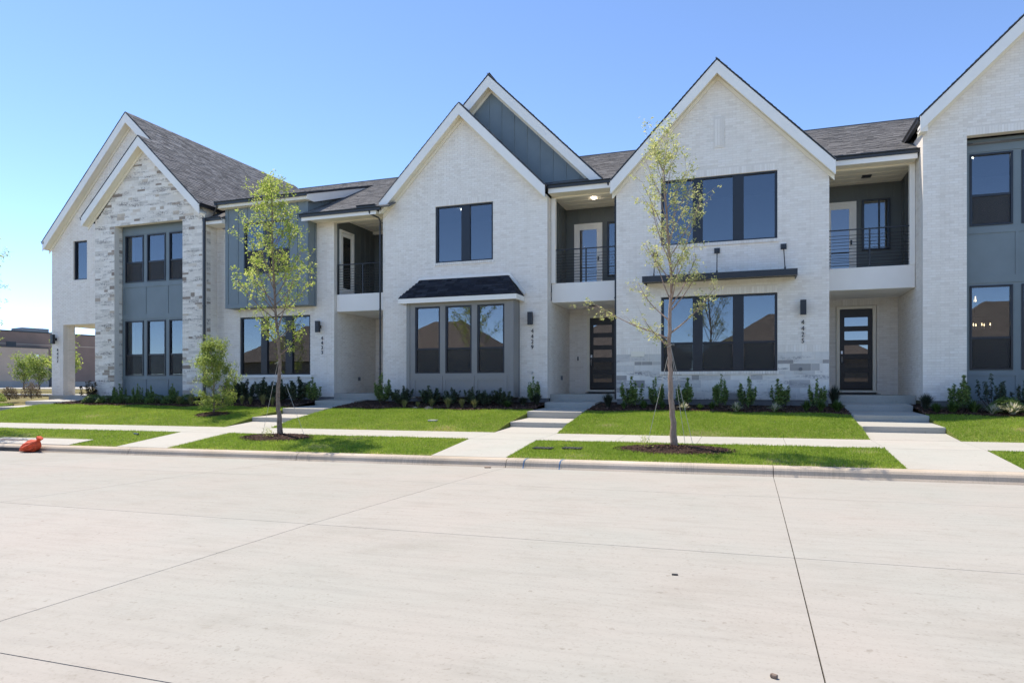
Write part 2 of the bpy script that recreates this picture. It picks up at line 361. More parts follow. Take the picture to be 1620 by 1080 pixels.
# front walks: slab from the kerb, then separate treads up to each porch
def front_walk(x0, x1, first, steps, porch):
    w = sheet('front_walk', 'joint', [x0 + .02, x1 - .02], [12.41, 13.4, 14.39], -.03, kind='structure')
    slab_piece(w, 'walk', x0, x1, 12.405, 14.39)
    slab_piece(w, 'walk', x0, x1, 16.008, first, zend=steps[0][2] - .13)
    for (y0, y1, z0, z1, a, b) in steps:
        mb = MB().add([(a, y0, z0 - .26), (b, y0, z0 - .26), (b, y1 + .05, z1 - .32), (a, y1 + .05, z1 - .32), (a, y0, z0), (b, y0, z0), (b, y1 + .05, z1), (a, y1 + .05, z1)],
                 [(0, 3, 2, 1), (4, 5, 6, 7), (0, 1, 5, 4), (1, 2, 6, 5), (2, 3, 7, 6), (3, 0, 4, 7)])
        mb.build('step', 'walk', w, bev=.012)
for x0, x1 in PATHS[1:]:
    d = .05 if x0 > 0 else 0
    front_walk(x0, x1, 17.2, [(17.15, 18.6, .555 + d, .60 + d, x0, x1), (18.6, 20.35, .785 + d * .3, .84, x0, x1), (20.35, 21.28, 1.0, 1.04, x0 + .0, x1)], 1.25)
front_walk(-27.9, -26.4, 18.45, [(18.4, 19.6, .70, .745, -27.9, -26.4), (19.6, 21.25, .90, .97, -27.95, -25.9)], 1.15)

# lawns ---------------------------------------------------------------
def bed_edge(x): return 19.12 + .10 * np.sin(x * 1.7) + .06 * np.sin(x * 4.1 + 1) + np.where((x > -2.6) & (x < -.2), .18, 0)
RINGS = [(-1.46, 13.65, 1.12, .52), (-11.1, 13.95, .98, .5), (-16.45, 17.55, .62, .42)]
def in_path(x, y):
    r = np.zeros(np.shape(x), bool)
    for a, b in PATHS: r |= (x > a + .012) & (x < b - .012)
    r |= (y < 13.35) & (x < -16.1) & (y < 13.35 - .25 * (x > -16.9))
    for cx, cy, rx, ry in RINGS: r |= ((x - cx) / rx) ** 2 + ((y - cy) / ry) ** 2 < .85
    return r
def lawn_strip(label, x0, x1, y0, y1, n, far=False):
    xs = np.linspace(x0, x1, max(3, int((x1 - x0) / .5))); ys = [y0] + [y for y in PY if y0 < y < (19.2 if y1 is None else y1)]
    if y1 is not None: ys.append(y1)
    mb = MB(); nx = len(xs); rows = ys + ([None] if y1 is None else [])
    for y in rows:
        for x in xs:
            yy = float(bed_edge(x)) if y is None else y; yy2 = max(yy, y0)
            mb.v.append((x, yy2, float(zg(x, yy2)) + .004))
    for j in range(len(rows) - 1):
        for i in range(nx - 1): a = j * nx + i; mb.f.append((a, a + 1, a + nx + 1, a + nx))
    nr = len(rows)
    for i0 in (0, nx - 1):
        b0 = len(mb.v)
        for j in range(nr): p = mb.v[j * nx + i0]; mb.v.append((p[0], p[1], p[2] - .3))
        for j in range(nr - 1): mb.f.append((j * nx + i0, (j + 1) * nx + i0, b0 + j + 1, b0 + j))
    o = mb.build('lawn', 'soil', None, kind='structure')
    ym = 19.4 if y1 is None else y1
    X = RNG.uniform(x0 - .0, x1 + .0, n); Y = RNG.uniform(y0 - .012, ym + (.012 if y1 else 0), n)
    k = ~in_path(X, Y)
    if y1 is None: k &= Y < bed_edge(X) + RNG.normal(0, .02, n)
    X, Y = X[k], Y[k]; n = len(X); Z = zg(X, Y) + .003
    patch = np.sin(X * 2.3 + 1.2 * np.sin(Y * 1.9)) * .5 + np.sin(X * 5.1 - Y * 3.3) * .3 + np.sin(X*.7+Y*4)*.3
    h = RNG.uniform(.022, .052, n) * (1 + .25 * patch); a = RNG.uniform(0, 2 * np.pi, n); w = RNG.uniform(.004, .008, n)
    dx, dy = np.cos(a) * w, np.sin(a) * w; lx, ly = RNG.normal(0, .014, n), RNG.normal(0, .014, n)
    V = np.empty((n, 3, 3)); V[:, 0] = np.c_[X - dx, Y - dy, Z]; V[:, 1] = np.c_[X + dx, Y + dy, Z]; V[:, 2] = np.c_[X + lx, Y + ly, Z + h]
    rn = np.clip(RNG.normal(.45, .2, n) + .10 * patch, 0, 1)
    for sx, sy, sr in ((1.95, 13.9, .24), (-3.4, 16.9, .3), (-8.9, 14.0, .3), (-9.2, 13.0, .35), (-14.2, 16.4, .2), (-19.2, 13.4, .35), (5.4, 17.2, .3), (-1.0, 16.25, .5), (-21, 17, .4), (.4, 12.7, .3), (-3.2, 12.75, .3), (-7.6, 16.3, .4)):
        q = np.exp(-((X - sx) ** 2 + ((Y - sy) * 1.4) ** 2) / sr ** 2); rn = np.clip(rn + q * RNG.uniform(.0, .9, n), 0, 1)
    rn = np.clip(rn + np.where(Y - y0 < .07, RNG.uniform(0, .5, n), 0), 0, 1)
    me = mesh_np('grass', V.reshape(-1, 3), 3, np.arange(3 * n), 'grass', np.repeat(rn, 3))
    g = bpy.data.objects.new('grass', me); col.objects.link(g); tag(g, label, 'grass', 'strips of mown lawn', 'stuff')
lawn_strip('kerbside grass strip beside the orange bag at the left', -30, -14.56, 12.41, 14.39, 52000)
lawn_strip('kerbside grass strip with the tree in front of the house numbered 4433', -12.94, -6.11, 12.41, 14.39, 36000)
lawn_strip('kerbside grass strip with two black lids and the sparse tree', -4.49, 2.34, 12.41, 14.39, 44000)
lawn_strip('short kerbside grass strip at the right edge beyond the last walk', 3.99, 8, 12.41, 14.39, 20000)
lawn_strip('sloping lawn patch between sidewalk and steps at the far left edge', -33, -27.91, 16.02, None, 22000)
lawn_strip('wide sloping lawn with the small round tree in front of the stone-fronted house', -26.39, -14.56, 16.02, None, 88000)
lawn_strip('sloping lawn in front of the grey bay window', -12.94, -6.11, 16.02, None, 60000)
lawn_strip('sloping lawn between two flights of steps before the black canopy', -4.49, 2.34, 16.02, None, 66000)
lawn_strip('sloping lawn right of the last flight of steps', 3.99, 10, 16.02, None, 44000)
# concrete apron of the kerb inlet
slab_piece(sidewalk, 'walk', -19.5, -16.15, 12.41, 13.1, .02, 'inlet_apron')

# planting beds ---------------------------------------------------------
def chips(name, X, Y, dz, label, cat, group=None, s=.022, mat='chips', Zf=None):
    n = len(X); Z = (zg(X, Y) if Zf is None else Zf) + dz
    c = np.c_[X, Y, Z]; d = RNG.normal(0, 1, (n, 3)); d[:, 2] *= .4; d /= np.linalg.norm(d, axis=1)[:, None]
    e = np.cross(d, RNG.normal(0, 1, (n, 3))); e /= np.linalg.norm(e, axis=1)[:, None]
    L = RNG.uniform(.6, 1.8, n)[:, None] * s; W = RNG.uniform(.3, .6, n)[:, None] * s
    V = np.stack([c - d * L - e * W, c + d * L - e * W * .6, c + d * L + e * W, c - d * L + e * W * .7], 1)
    me = mesh_np(name, V.reshape(-1, 3), 4, np.arange(4 * n), mat, np.repeat(RNG.uniform(0, 1, n), 4))
    o = bpy.data.objects.new(name, me); col.objects.link(o); return tag(o, label, cat, group, 'stuff')
for lab, x0, x1 in (('dark mulch in the bed along the stone-fronted house', -25.8, -14.55), ('brown mulch in the bed under the grey bay window', -12.94, -6.11),
                    ('dark mulch in the bed in front of the house numbered 4425', -4.49, 2.34), ('dark mulch in the bed right of the last steps', 3.99, 9.5)):
    xs = np.linspace(x0, x1, int((x1 - x0) / .25)); mb = MB()
    for x in xs: mb.v.append((x, float(bed_edge(x)) - .02, float(zg(x, bed_edge(x))) + .0))
    for x in xs: mb.v.append((x, 19.8, float(zg(x, 19.8)) + .035))
    for x in xs: mb.v.append((x, 21.4, 1.02))
    m = len(xs)
    for j in range(2):
        for i in range(m - 1): a = j * m + i; mb.f.append((a, a + 1, a + m + 1, a + m))
    mb.build('planting_bed', 'bedsoil', None, smooth=True, kind='structure')
    n = int((x1 - x0) * 700); X = RNG.uniform(x0, x1, n); Y = bed_edge(X) - .03 + RNG.exponential(.35, n); k = Y < 20.5
    chips('mulch', X[k], Y[k], RNG.uniform(.01, .045, k.sum()), lab, 'mulch', 'mulch of the planting beds')
for (cx, cy, rx, ry), lab in zip(RINGS, ('brown mulch ring at the foot of the street tree before the house numbered 4425', 'brown mulch ring at the foot of the street tree before the house numbered 4433',
                                         'small mulch mound under the low bushy tree on the lawn')):
    mb = MB(); k = 28
    for rr, hh in ((1.02, -.02), (.85, .035), (.45, .065)):
        for i in range(k):
            th = 2 * math.pi * i / k; q = rr * (1 + .05 * math.sin(3 * th) + .03 * math.sin(7 * th)); x, y = cx + rx * q * math.cos(th), cy + ry * q * math.sin(th)
            mb.v.append((x, y, float(zg(x, y)) + hh))
    mb.v.append((cx, cy, float(zg(cx, cy)) + .07))
    for r_ in range(2):
        for i in range(k): a = r_ * k + i; b = r_ * k + (i + 1) % k; mb.f.append((a, b, b + k, a + k))
    for i in range(k): mb.f.append((2 * k + i, 2 * k + (i + 1) % k, 3 * k))
    mb.build('mulch_bed', 'bedsoil', None, smooth=True, kind='structure')
    n = int(5200 * rx * ry / .55); rr = np.sqrt(RNG.uniform(0, 1, n)) * 1.06; th = RNG.uniform(0, 6.283, n)
    X, Y = cx + rx * rr * np.cos(th), cy + ry * rr * np.sin(th)
    chips('mulch', X, Y, .075 - .07 * rr + RNG.uniform(0, .02, n), lab, 'mulch', 'mulch rings of the trees', .017)

# ------------------------------------------------------------------ masonry pieces
class Pieces:
    """bricks, stones and shingles of one house: the ones that show largest become objects, the rest one mesh"""
    def __init__(s): s.r = {}
    def put(s, kind, c, S, Nn, Zz, l, d, h, std): s.r.setdefault(kind, []).append((c, S, Nn, Zz, l, d, h, std))
    def flush(s, house, mats, limit=300):
        for kind, rec in s.r.items():
            order = sorted(range(len(rec)), key=lambda i: (0 if rec[i][7] else 1, rec[i][0].length / max(.2, rec[i][4] * 5)))
            solo = set(i for i in order[:limit]) if kind in ('stone',) else set(i for i in order[:limit] if rec[i][7])
            shared = {}
            for i in solo:
                c, S, Nn, Zz, l, d, h, std = rec[i]
                key = (round(l, 2), round(h, 2), round(d, 3))
                if key not in shared:
                    L, D, H = l / 2, d, h / 2; b = .0012
                    vs = [(-L, 0, -H), (L, 0, -H), (L, 0, H), (-L, 0, H), (-L, -D + b, -H), (L, -D + b, -H), (L, -D + b, H), (-L, -D + b, H),
                          (-L + b, -D, -H + b), (L - b, -D, -H + b), (L - b, -D, H - b), (-L + b, -D, H - b)]
                    fs = [(0, 1, 5, 4), (1, 2, 6, 5), (2, 3, 7, 6), (3, 0, 4, 7), (4, 5, 9, 8), (5, 6, 10, 9), (6, 7, 11, 10), (7, 4, 8, 11), (8, 9, 10, 11)]
                    me = bpy.data.meshes.new(kind); me.from_pydata(vs, [], fs); me.materials.append(M[mats[kind]]); shared[key] = me
                o = bpy.data.objects.new(kind, shared[key]); o.parent = house
                m = Matrix((S, -Nn, Zz)).transposed().to_4x4(); m.translation = c - WP[house.name]; o.matrix_local = m; col.objects.link(o)
            rest = [rec[i] for i in range(len(rec)) if i not in solo]
            if not rest: continue
            n = len(rest); C = np.array([r[0] for r in rest]); S = np.array([r[1] for r in rest]); Nn = np.array([r[2] for r in rest]); Zz = np.array([r[3] for r in rest])
            l = np.array([r[4] for r in rest])[:, None] / 2; d = np.array([r[5] for r in rest])[:, None]; h = np.array([r[6] for r in rest])[:, None] / 2
            V = np.empty((n, 8, 3))
            for q, (a, b) in enumerate(((-1, -1), (1, -1), (1, 1), (-1, 1))):
                V[:, q] = C + S * l * a + Zz * h * b; V[:, q + 4] = V[:, q] + Nn * d
            F = np.array([(0, 1, 5, 4), (1, 2, 6, 5), (2, 3, 7, 6), (3, 0, 4, 7), (4, 5, 6, 7)])
            idx = (np.arange(n)[:, None, None] * 8 + F[None]).ravel()
            ctr = C.mean(0); me = mesh_np(kind, V.reshape(-1, 3) - ctr, 4, idx, mats[kind])
            o = bpy.data.objects.new({'brick': 'brickwork', 'stone': 'stonework', 'shingle': 'shingles'}.get(kind, kind), me); place(o, ctr, house); tag(o, kind='stuff')
BL, BH, MJ = .194, .0585, .0105
def subtract(iv, cuts):
    for a, b in cuts:
        new = []
        for p, q in iv:
            if b <= p or a >= q: new.append((p, q)); continue
            if a > p: new.append((p, a))
            if b < q: new.append((b, q))
        iv = new
    return iv
def wall(house, pcs, O, S, s0, s1, z0, ztop, openings=(), kind='brick', soldier=True, apex=None, thick=.22, name='wall', solid=True, bands=(), material='mortar'):
    """masonry wall standing in the plane through O along S; outward normal is S x up.  apex=(s,z) makes a gable above ztop.
       bands: (za, zb, kind) override of the piece kind"""
    O, S = Vector(O), Vector(S); Up = Vector((0, 0, 1)); Nn = S.cross(Up)
    def span(z):
        if apex is None or z <= ztop: return (s0, s1)
        f = (z - ztop) / (apex[1] - ztop); return (s0 + (apex[0] - s0) * f, s1 + (apex[0] - s1) * f)
    zmax = apex[1] if apex else ztop
    if solid:
        ks = sorted(set([s0, s1] + ([apex[0]] if apex else []) + [max(s0, min(s1, v)) for o in openings for v in o[:2]]))
        def top(s):
            if not apex: return ztop
            return ztop + (apex[1] - ztop) * ((s - s0) / (apex[0] - s0) if s <= apex[0] else (s1 - s) / (s1 - apex[0]))
        mb = MB()
        for a, b in zip(ks[:-1], ks[1:]):
            if b - a < 1e-4: continue
            cuts = sorted((o[2], o[3]) for o in openings if o[0] <= a + 1e-4 and o[1] >= b - 1e-4)
            z = z0; segs = []
            for c0, c1 in cuts:
                if c0 > z: segs.append((z, c0, None))
                z = max(z, c1)
            segs.append((z, None, 1))
            for za, zb, istop in segs:
                ta, tb = (top(a), top(b)) if istop else (zb, zb)
                if istop and max(ta, tb) <= za: continue
                P = []
                for dd in (-.0075, -thick):
                    for s, zz in ((a, za), (b, za), (b, max(tb, za)), (a, max(ta, za))): P.append(O + S * s + Nn * dd + Up * zz)
                mb.add(P, [(0, 1, 2, 3), (7, 6, 5, 4), (0, 4, 5, 1), (1, 5, 6, 2), (2, 6, 7, 3), (3, 7, 4, 0)])
        mb.build(name, material, house)
    if kind is None: return
    # course layout
    z = z0; row = 0; sold = []
    if soldier:
        for o in openings:
            if len(o) > 4 and o[4]: sold.append((o[0] - .0, o[1] + .0, o[3] + .006, o[3] + .20))
    rs = random.Random(int(abs(O.x * 31 + O.y * 17 + s0 * 7 + z0 * 3)) + 5)
    while z < zmax - .03:
        k = kind
        for za, zb, kk in bands:
            if za <= z < zb: k = kk
        if k == 'soldier':
            h = BL; a, b = span(z + h / 2)
            cuts = [(o[0], o[1]) for o in openings if o[2] < z + h * .6 and o[3] > z + h * .4] 
            for p, q in subtract([(a, b)], cuts):
                n = max(1, round((q - p) / (BH + MJ)))
                for i in range(n):
                    cs = p + (i + .5) * (q - p) / n
                    pcs.put('brick', O + S * cs + Up * (z + h / 2) - Nn * .01, S, Nn, Up, (q - p) / n - MJ, -.002 + .009 + rs.uniform(0, .002), h - .004, False)
            z += BL + MJ; continue
        stone = k != 'brick'
        h = BH if not stone else rs.choice([.07, .09, .11, .14] if k == 'stone' else [.10, .14, .19, .215])
        zc = z + h / 2; a, b = span(zc)
        cuts = [(o[0], o[1]) for o in openings if o[2] < zc + h * .3 and o[3] > zc - h * .3] + [(o[0], o[1]) for o in sold if o[2] < zc + h * .4 and o[3] > zc - h * .4]
        for p, q in subtract([(a, b)], cuts):
            if q - p < .02: continue
            s = p
            if not stone:
                unit = BL + MJ; off = s0 + (0 if row % 2 == 0 else -unit / 2); g0 = off + math.floor((p - off + 1e-6) / unit) * unit
                while g0 < q - .012:   # running bond kept on one grid over the whole wall
                    s = max(p, g0); l = min(q, g0 + BL) - s; g0 += unit
                    if l < .012: continue
                    dd = .0062 + rs.uniform(0, .0014)
                    pcs.put('brick', O + S * (s + l / 2) + Up * zc - Nn * .01, S, Nn, Up, l, dd + .001, h, abs(l - BL) < .002)
            else:
                big = k == 'stone_grey'
                while s < q - .02:
                    l = rs.choice([.2, .3, .4, .5]) if not big else rs.choice([.22, .32, .42, .55])
                    if q - (s + l) < .14: l = q - s
                    pcs.put('stone' if not big else 'stone_block', O + S * (s + l / 2) + Up * zc - Nn * .01, S, Nn, Up, l - .013, .0068 + rs.uniform(0, .0026), h - .0, False)
                    s += l
        z += h + MJ * (1 if not stone else .7); row += 1
    for a, b, za, zb in sold:
        n = max(1, round((b - a) / (BH + MJ)))
        for i in range(n):
            cs = a + (i + .5) * (b - a) / n
            pcs.put('brick', O + S * cs + Up * (za + zb) / 2 - Nn * .01, S, Nn, Up, (b - a) / n - MJ, .007 + rs.uniform(0, .002), zb - za - .004, False)
def shingles(house, pcs, P0, U, V, poly, mat='shingle', kind='shingle', deck='roof', pitch=.145, tab=.31):
    """roof plane: P0 eave corner, U along eave, V up the slope, poly in (u,v)"""
    P0, U, V = Vector(P0), Vector(U).normalized(), Vector(V).normalized(); Nn = U.cross(V)
    if Nn.z < 0: Nn = -Nn
    n = len(poly); top = [P0 + U * u + V * v for u, v in poly]; bot = [p - Nn * .03 for p in top]
    MB().add(top + bot, [tuple(range(n)), tuple(range(2 * n - 1, n - 1, -1))] + [(i, (i + 1) % n, (i + 1) % n + n, i + n) for i in range(n)]).build(deck, mat, house)
    rs = random.Random(len(poly) + int(P0.x * 10)); v = min(p[1] for p in poly); vm = max(p[1] for p in poly); row = 0
    while v < vm - .02:
        vc = v + pitch * .5; xs = []
        for i in range(n):
            (u0, v0), (u1, v1) = poly[i], poly[(i + 1) % n]
            if (v0 <= vc) != (v1 <= vc): xs.append(u0 + (u1 - u0) * (vc - v0) / (v1 - v0))
        xs.sort()
        for a, b in zip(xs[::2], xs[1::2]):
            s = a - (tab * rs.random())
            while s < b:
                l = tab * rs.choice([.6, .8, 1, 1.2]); p, q = max(a, s), min(b, s + l)
                if q - p > .02:
                    th = .016 + .008 * rs.random()
                    Vt = (V * pitch - Nn * th * .5).normalized()   # each course leans on the one below
                    Nt = U.cross(Vt); Nt = Nt if Nt.z > 0 else -Nt
                    hand = U.cross(Nt); Sx = U if U.cross(Vt).dot(Nt) < 0 else U
                    pcs.put(kind, P0 + U * (p + q) / 2 + V * vc + Nn * .001, Sx, Nt, Vt, q - p - .006, th, pitch + .01, abs(q - p - tab) < .002)
                s += l
        v += pitch; row += 1

# ------------------------------------------------------------------ joinery
def window(house, x0, x1, z0, z1, Y, panes, rail=None, screens=True, depth=.09, fr=.045, gl='glass'):
    mb = MB(); y0, y1 = Y - .02, Y + depth; e = .0
    mb.box(x0, x1, y0, y1, z1 - fr, z1); mb.box(x0, x1, y0, y1, z0, z0 + fr)
    cuts = [x0] + [v for p in panes for v in p] + [x1]
    for a, b in zip(cuts[::2], cuts[1::2]):
        if b - a > .003: mb.box(a, b, y0 + .001, y1, z0 + fr, z1 - fr)
    w = mb.build('window', 'frame', house, bev=.004)
    for a, b in panes:
        if rail:
            MB().box(a, b, Y + .005, Y + .06, rail - .03, rail + .03).build('meeting_rail', 'frame', w)
            MB().box(a, b, Y + .040, Y + .046, rail + .03, z1 - fr).build('pane', gl, w)
            MB().box(a, b, Y + .062, Y + .068, z0 + fr, rail - .03).build('pane', gl, w)
            if screens: MB().box(a + .012, b - .012, Y + .020, Y + .022, z0 + fr + .012, rail - .03).build('screen', 'screen', w)
        else: MB().box(a, b, Y + .040, Y + .046, z0 + fr, z1 - fr).build('pane', gl, w)
    return w
def room(house, x0, x1, y0, y1, z0, z1):
    v = [(x0, y0, z0), (x1, y0, z0), (x1, y1, z0), (x0, y1, z0), (x0, y0, z1), (x1, y0, z1), (x1, y1, z1), (x0, y1, z1)]
    MB().add(v, [(0, 1, 2, 3), (7, 6, 5, 4), (1, 5, 6, 2), (2, 6, 7, 3), (3, 7, 4, 0)]).build('interior_room', 'interior', house)
def lights_in(house, pts, r=.07, mat='downlight', name='ceiling_downlight'):
    for p in pts:
        MB().tube([(p[0], p[1], p[2]), (p[0], p[1], p[2] + .02)], r, 12).build(name, mat, house)
def downspout(house, x, y, z0, z1, w=.07, d=.06):
    o = box('downspout', 'bronze', house, x - w / 2, x + w / 2, y - d, y, z0, z1, bev=.006)
    for z in (z0 + .9, (z0 + z1) / 2, z1 - .5):
        box('bracket', 'bronze', o, x - w / 2 - .012, x + w / 2 + .012, y - d - .006, y + .0, z, z + .03)
    return o
def gutter(house, p, q, h=.12, w=.13):
    """open box gutter between two points of its outer top edge line"""
    p, q = Vector(p), Vector(q); d = (q - p).normalized(); a = d.cross(Vector((0, 0, 1))).normalized(); mb = MB()
    sec = [(0, 0), (.0, -.02), (.03, -.045), (.035, -h), (w, -h), (w, 0), (w - .006, 0), (w - .006, -h + .008), (.045, -h + .008), (.04, -.05), (.01, -.02), (.01, 0)]
    vs = [e - a * s + Vector((0, 0, t)) for e in (p, q) for s, t in sec]; n = len(sec)
    mb.add(vs, [tuple(range(n)), tuple(range(2 * n - 1, n - 1, -1))] + [(i, i + n, (i + 1) % n + n, (i + 1) % n) for i in range(n)])
    return mb.build('gutter', 'bronze', house)
def rake(house, A, B, y0, y1, drop=.41, ywall=None, soff=True):
    """barge board from foot A to apex B (x,z at the roof surface), front face y0; soffit back to ywall"""
    (xa, za), (xb, zb) = A, B
    MB().prism([(xa, za - .02), (xb, zb - .02), (xb, zb - drop), (xa, za - drop)], y0, y0 + .035).build('rake_board', 'trim', house)
    MB().prism([(xa, za + .004), (xb, zb + .004), (xb, zb - .018), (xa, za - .018)], y0 - .012, y0 + .12).build('drip_edge', 'bronze', house)
    if soff and ywall:
        MB().prism([(xa, za - drop + .10), (xb, zb - drop + .10), (xb, zb - drop + .06), (xa, za - drop + .06)], y0 + .036, ywall + .05).build('soffit', 'soffit', house)
        MB().prism([(xa, za - drop + .05), (xb, zb - drop + .05), (xb, zb - drop - .08), (xa, za - drop - .08)], ywall - .035, ywall - .004).build('frieze_board', 'soffit', house)
def digits(house, text, x, y, ztop, h=.135, step=.172):
    for i, ch in enumerate(text):
        cu = bpy.data.curves.new('digit', 'FONT'); cu.body = ch; cu.size = h * 1.38; cu.extrude = .008; cu.align_x = 'CENTER'
        t = bpy.data.objects.new('tmp', cu); me = bpy.data.meshes.new_from_object(t); bpy.data.objects.remove(t)
        me.name = 'digit'; me.materials.clear(); me.materials.append(M['frame'])
        o = bpy.data.objects.new('digit', me); place(o, (x, y - .022, ztop - h - i * step), house); o.rotation_euler = (R(90), 0, 0); o.scale = (.92, 1, 1)
def wall_lamp(house, x, y, z0, z1, w=.155, side=0):
    l = box('wall_lamp', 'bronze', house, x - w / 2, x + w / 2, y - .22, y - .10, z0, z1, bev=.006)
    box('mounting_plate', 'bronze', l, x - .055, x + .055, y - .10, y - .005, (z0 + z1) / 2 - .06, (z0 + z1) / 2 + .06, bev=.004)
def battens(house, xs, y, z0, z1s, mat='bluegrey', w=.05, d=.018):
    for i, x in enumerate(xs):
        zt = z1s(x) if callable(z1s) else z1s; zb = z0(x) if callable(z0) else z0
        if zt - zb > .05: box('batten', mat, house, x - w / 2, x + w / 2, y - d, y + .002, zb, zt)
def porch_door(house, x0, x1, z0, z1, Y, lever='left'):
    f = MB(); f.box(x0 - .10, x0, Y - .05, Y, z0 - .04, z1 + .09); f.box(x1, x1 + .10, Y - .05, Y, z0 - .04, z1 + .09); f.box(x0, x1, Y - .05, Y, z1, z1 + .09)
    f.build('door_frame', 'soffit', house, bev=.004)
    d = box('door', 'door', house, x0 + .004, x1 - .004, Y - .012, Y + .03, z0, z1 - .004)
    n = 5; st = .115; H = (z1 - z0 - .30) / n
    mb = MB(); 
    for i in range(n):
        a = z0 + .23 + i * H * .985; b = a + H * .62
        box('pane', 'door_glass', d, x0 + st + .02, x1 - st - .02, Y - .018, Y - .0125, a, b)
        fm = MB(); xa, xb = x0 + st, x1 - st
        fm.box(xa, xa + .02, Y - .024, Y - .012, a - .02, b + .02); fm.box(xb - .02, xb, Y - .024, Y - .012, a - .02, b + .02)
        fm.box(xa + .02, xb - .02, Y - .024, Y - .012, a - .02, a); fm.box(xa + .02, xb - .02, Y - .024, Y - .012, b, b + .02)
        fm.build('pane_surround', 'door', d)
    hx = x0 + .06
    MB().tube([(hx, Y - .02, z0 + .82), (hx, Y - .07, z0 + .86), (hx, Y - .07, z0 + 1.0), (hx, Y - .02, z0 + 1.04)], .011, 8).build('handle', 'steel', d)
    box('lock', 'steel', d, hx - .03, hx + .03, Y - .03, Y - .012, z0 + 1.10, z0 + 1.20, bev=.004)
    box('threshold', 'soffit', house, x0 - .12, x1 + .12, Y - .12, Y, z0 - .11, z0 - .04)
    box('door_mat', 'frame', house, x0 - .05, x1 + .15, Y - .55, Y - .13, 1.252, 1.266)
def balcony_door(house, x0, x1, z0, z1, Y):
    f = MB(); f.box(x0 - .09, x0, Y - .04, Y, z0, z1 + .09); f.box(x1, x1 + .09, Y - .04, Y, z0, z1 + .09); f.box(x0, x1, Y - .04, Y, z1, z1 + .09)
    f.build('door_frame', 'trim', house, bev=.004)
    m = MB(); s = .11; m.box(x0, x0 + s, Y - .025, Y, z0, z1); m.box(x1 - s, x1, Y - .025, Y, z0, z1); m.box(x0 + s, x1 - s, Y - .025, Y, z1 - .13, z1); m.box(x0 + s, x1 - s, Y - .025, Y, z0, z0 + .25)
    d = m.build('door', 'trim', house, bev=.004)
    box('pane', 'door_glass', d, x0 + s, x1 - s, Y - .014, Y - .008, z0 + .25, z1 - .13)
    box('handle', 'frame', d, x1 - .08, x1 - .03, Y - .06, Y - .025, z0 + .98, z0 + 1.12, bev=.004)
def railing(house, x0, x1, Y, z0=4.92, z1=5.96, posts=3):
    r = box('railing', 'bronze', house, x0, x1, Y - .025, Y + .025, z1 - .03, z1, bev=.004)
    for i in range(posts):
        x = x0 + .025 + (x1 - x0 - .05) * i / (posts - 1)
        box('post', 'bronze', r, x - .02, x + .02, Y - .02, Y + .02, 4.86, z1 - .03)
    for k in range(10):
        z = z0 + .02 + k * (z1 - z0 - .1) / 10
        MB().tube([(x0 + .02, Y, z), (x1 - .02, Y, z)], .0075, 6).build('rail', 'bronze', r)
def balcony(house, x0, x1, Yf, Yb, x0d=None, lit=None):
    box('balcony_slab', 'plaster', house, x0, x1, Yf, Yb, 4.23, 4.86, bev=.008)
    box('balcony_ceiling', 'soffit', house, x0, x1, Yf - .02, Yb, 7.70, 7.76)
    box('ceiling_moulding', 'trim', house, x0, x1, Yb - .12, Yb, 7.60, 7.699)
    MB().prism([(Yf - .02, 7.699), (Yf - .02, 7.62), (Yf + .12, 7.62), (Yf + .12, 7.699)], x0, x1, 'X').build('header_beam', 'soffit', house)
    n = int((x1 - x0) / .6)
    for k in range(1, n + 1): box('ceiling_batten', 'soffit', house, x0 + .01, x1 - .01, Yf + .3 + k * .42, Yf + .33 + k * .42, 7.688, 7.699)

# ==================================================================== houses
HM = {'brick': 'brick', 'stone': 'stone', 'stone_block': 'stone_grey', 'shingle': 'shingle', 'shingle_dark': 'shingle_dark'}
S0 = Vector((1, 0, 0)); SR = Vector((0, 1, 0)); SL = Vector((0, -1, 0))   # facing the street / facing +x / facing -x
Z0 = 1.12
c45 = math.sqrt(.5)
GRP = 'townhouses of the white brick row'

# ---------------- house 4425 (gable with the black canopy)
h25 = empty('townhouse', (-.95, 20.6, 1.0), 'white brick gabled townhouse numbered 4425 with black metal canopy over its lower windows', 'house', GRP); pc = Pieces(); H = h25
X0, X1, Y = -3.9, 2.0, 20.6
op = [(-2.56, .67, 5.68, 7.6, 1), (-2.56, .67, 1.93, 4.15, 1), (-1.01, -.81, 8.45, 9.23)]
wall(H, pc, (0, Y, 0), S0, X0, X1, Z0, 7.55, op[:2], 'brick', apex=(-.94, 10.55), bands=((Z0, 2.46, 'stone_grey'), (2.46, 2.66, 'soldier')))
MB().prism([(-1.06, 8.40), (-.76, 8.40), (-.76, 9.28), (-1.06, 9.28)], Y - .016, Y - .004).build('brick_panel_border', 'mortar', H)
for k in range(3): box('soldier_brick', 'brick', H, -1.015 + k * .072, -.955 + k * .072, Y - .028, Y - .016, 8.45, 9.23)
box('foundation', 'foundation', H, X0 + .02, X1 - .02, Y + .02, Y + .3, .7, Z0)
wall(H, pc, (X1, 0, 0), SR, Y + .02, 23.8, Z0, 7.6)
wall(H, pc, (X0, 0, 0), SL, -23.8, -(Y + .02), Z0, 7.6, soldier=False)
window(H, -2.56, .67, 5.68, 7.6, Y + .07, [(-2.49, -1.65), (-1.37, -.53), (-.23, .60)])
window(H, -2.56, .67, 1.95, 4.14, Y + .07, [(-2.49, -1.65), (-1.37, -.53), (-.23, .60)], 2.77)
for z0, z1 in ((1.85, 1.94), (5.58, 5.67)):
    n = 46
    mb = MB()
    for k in range(n):
        a = -2.60 + k * 3.31 / n; mb.box(a + .004, a + 3.31 / n - .006, Y - .035, Y + .08, z0, z1)
    mb.build('window_sill', 'brick', H)
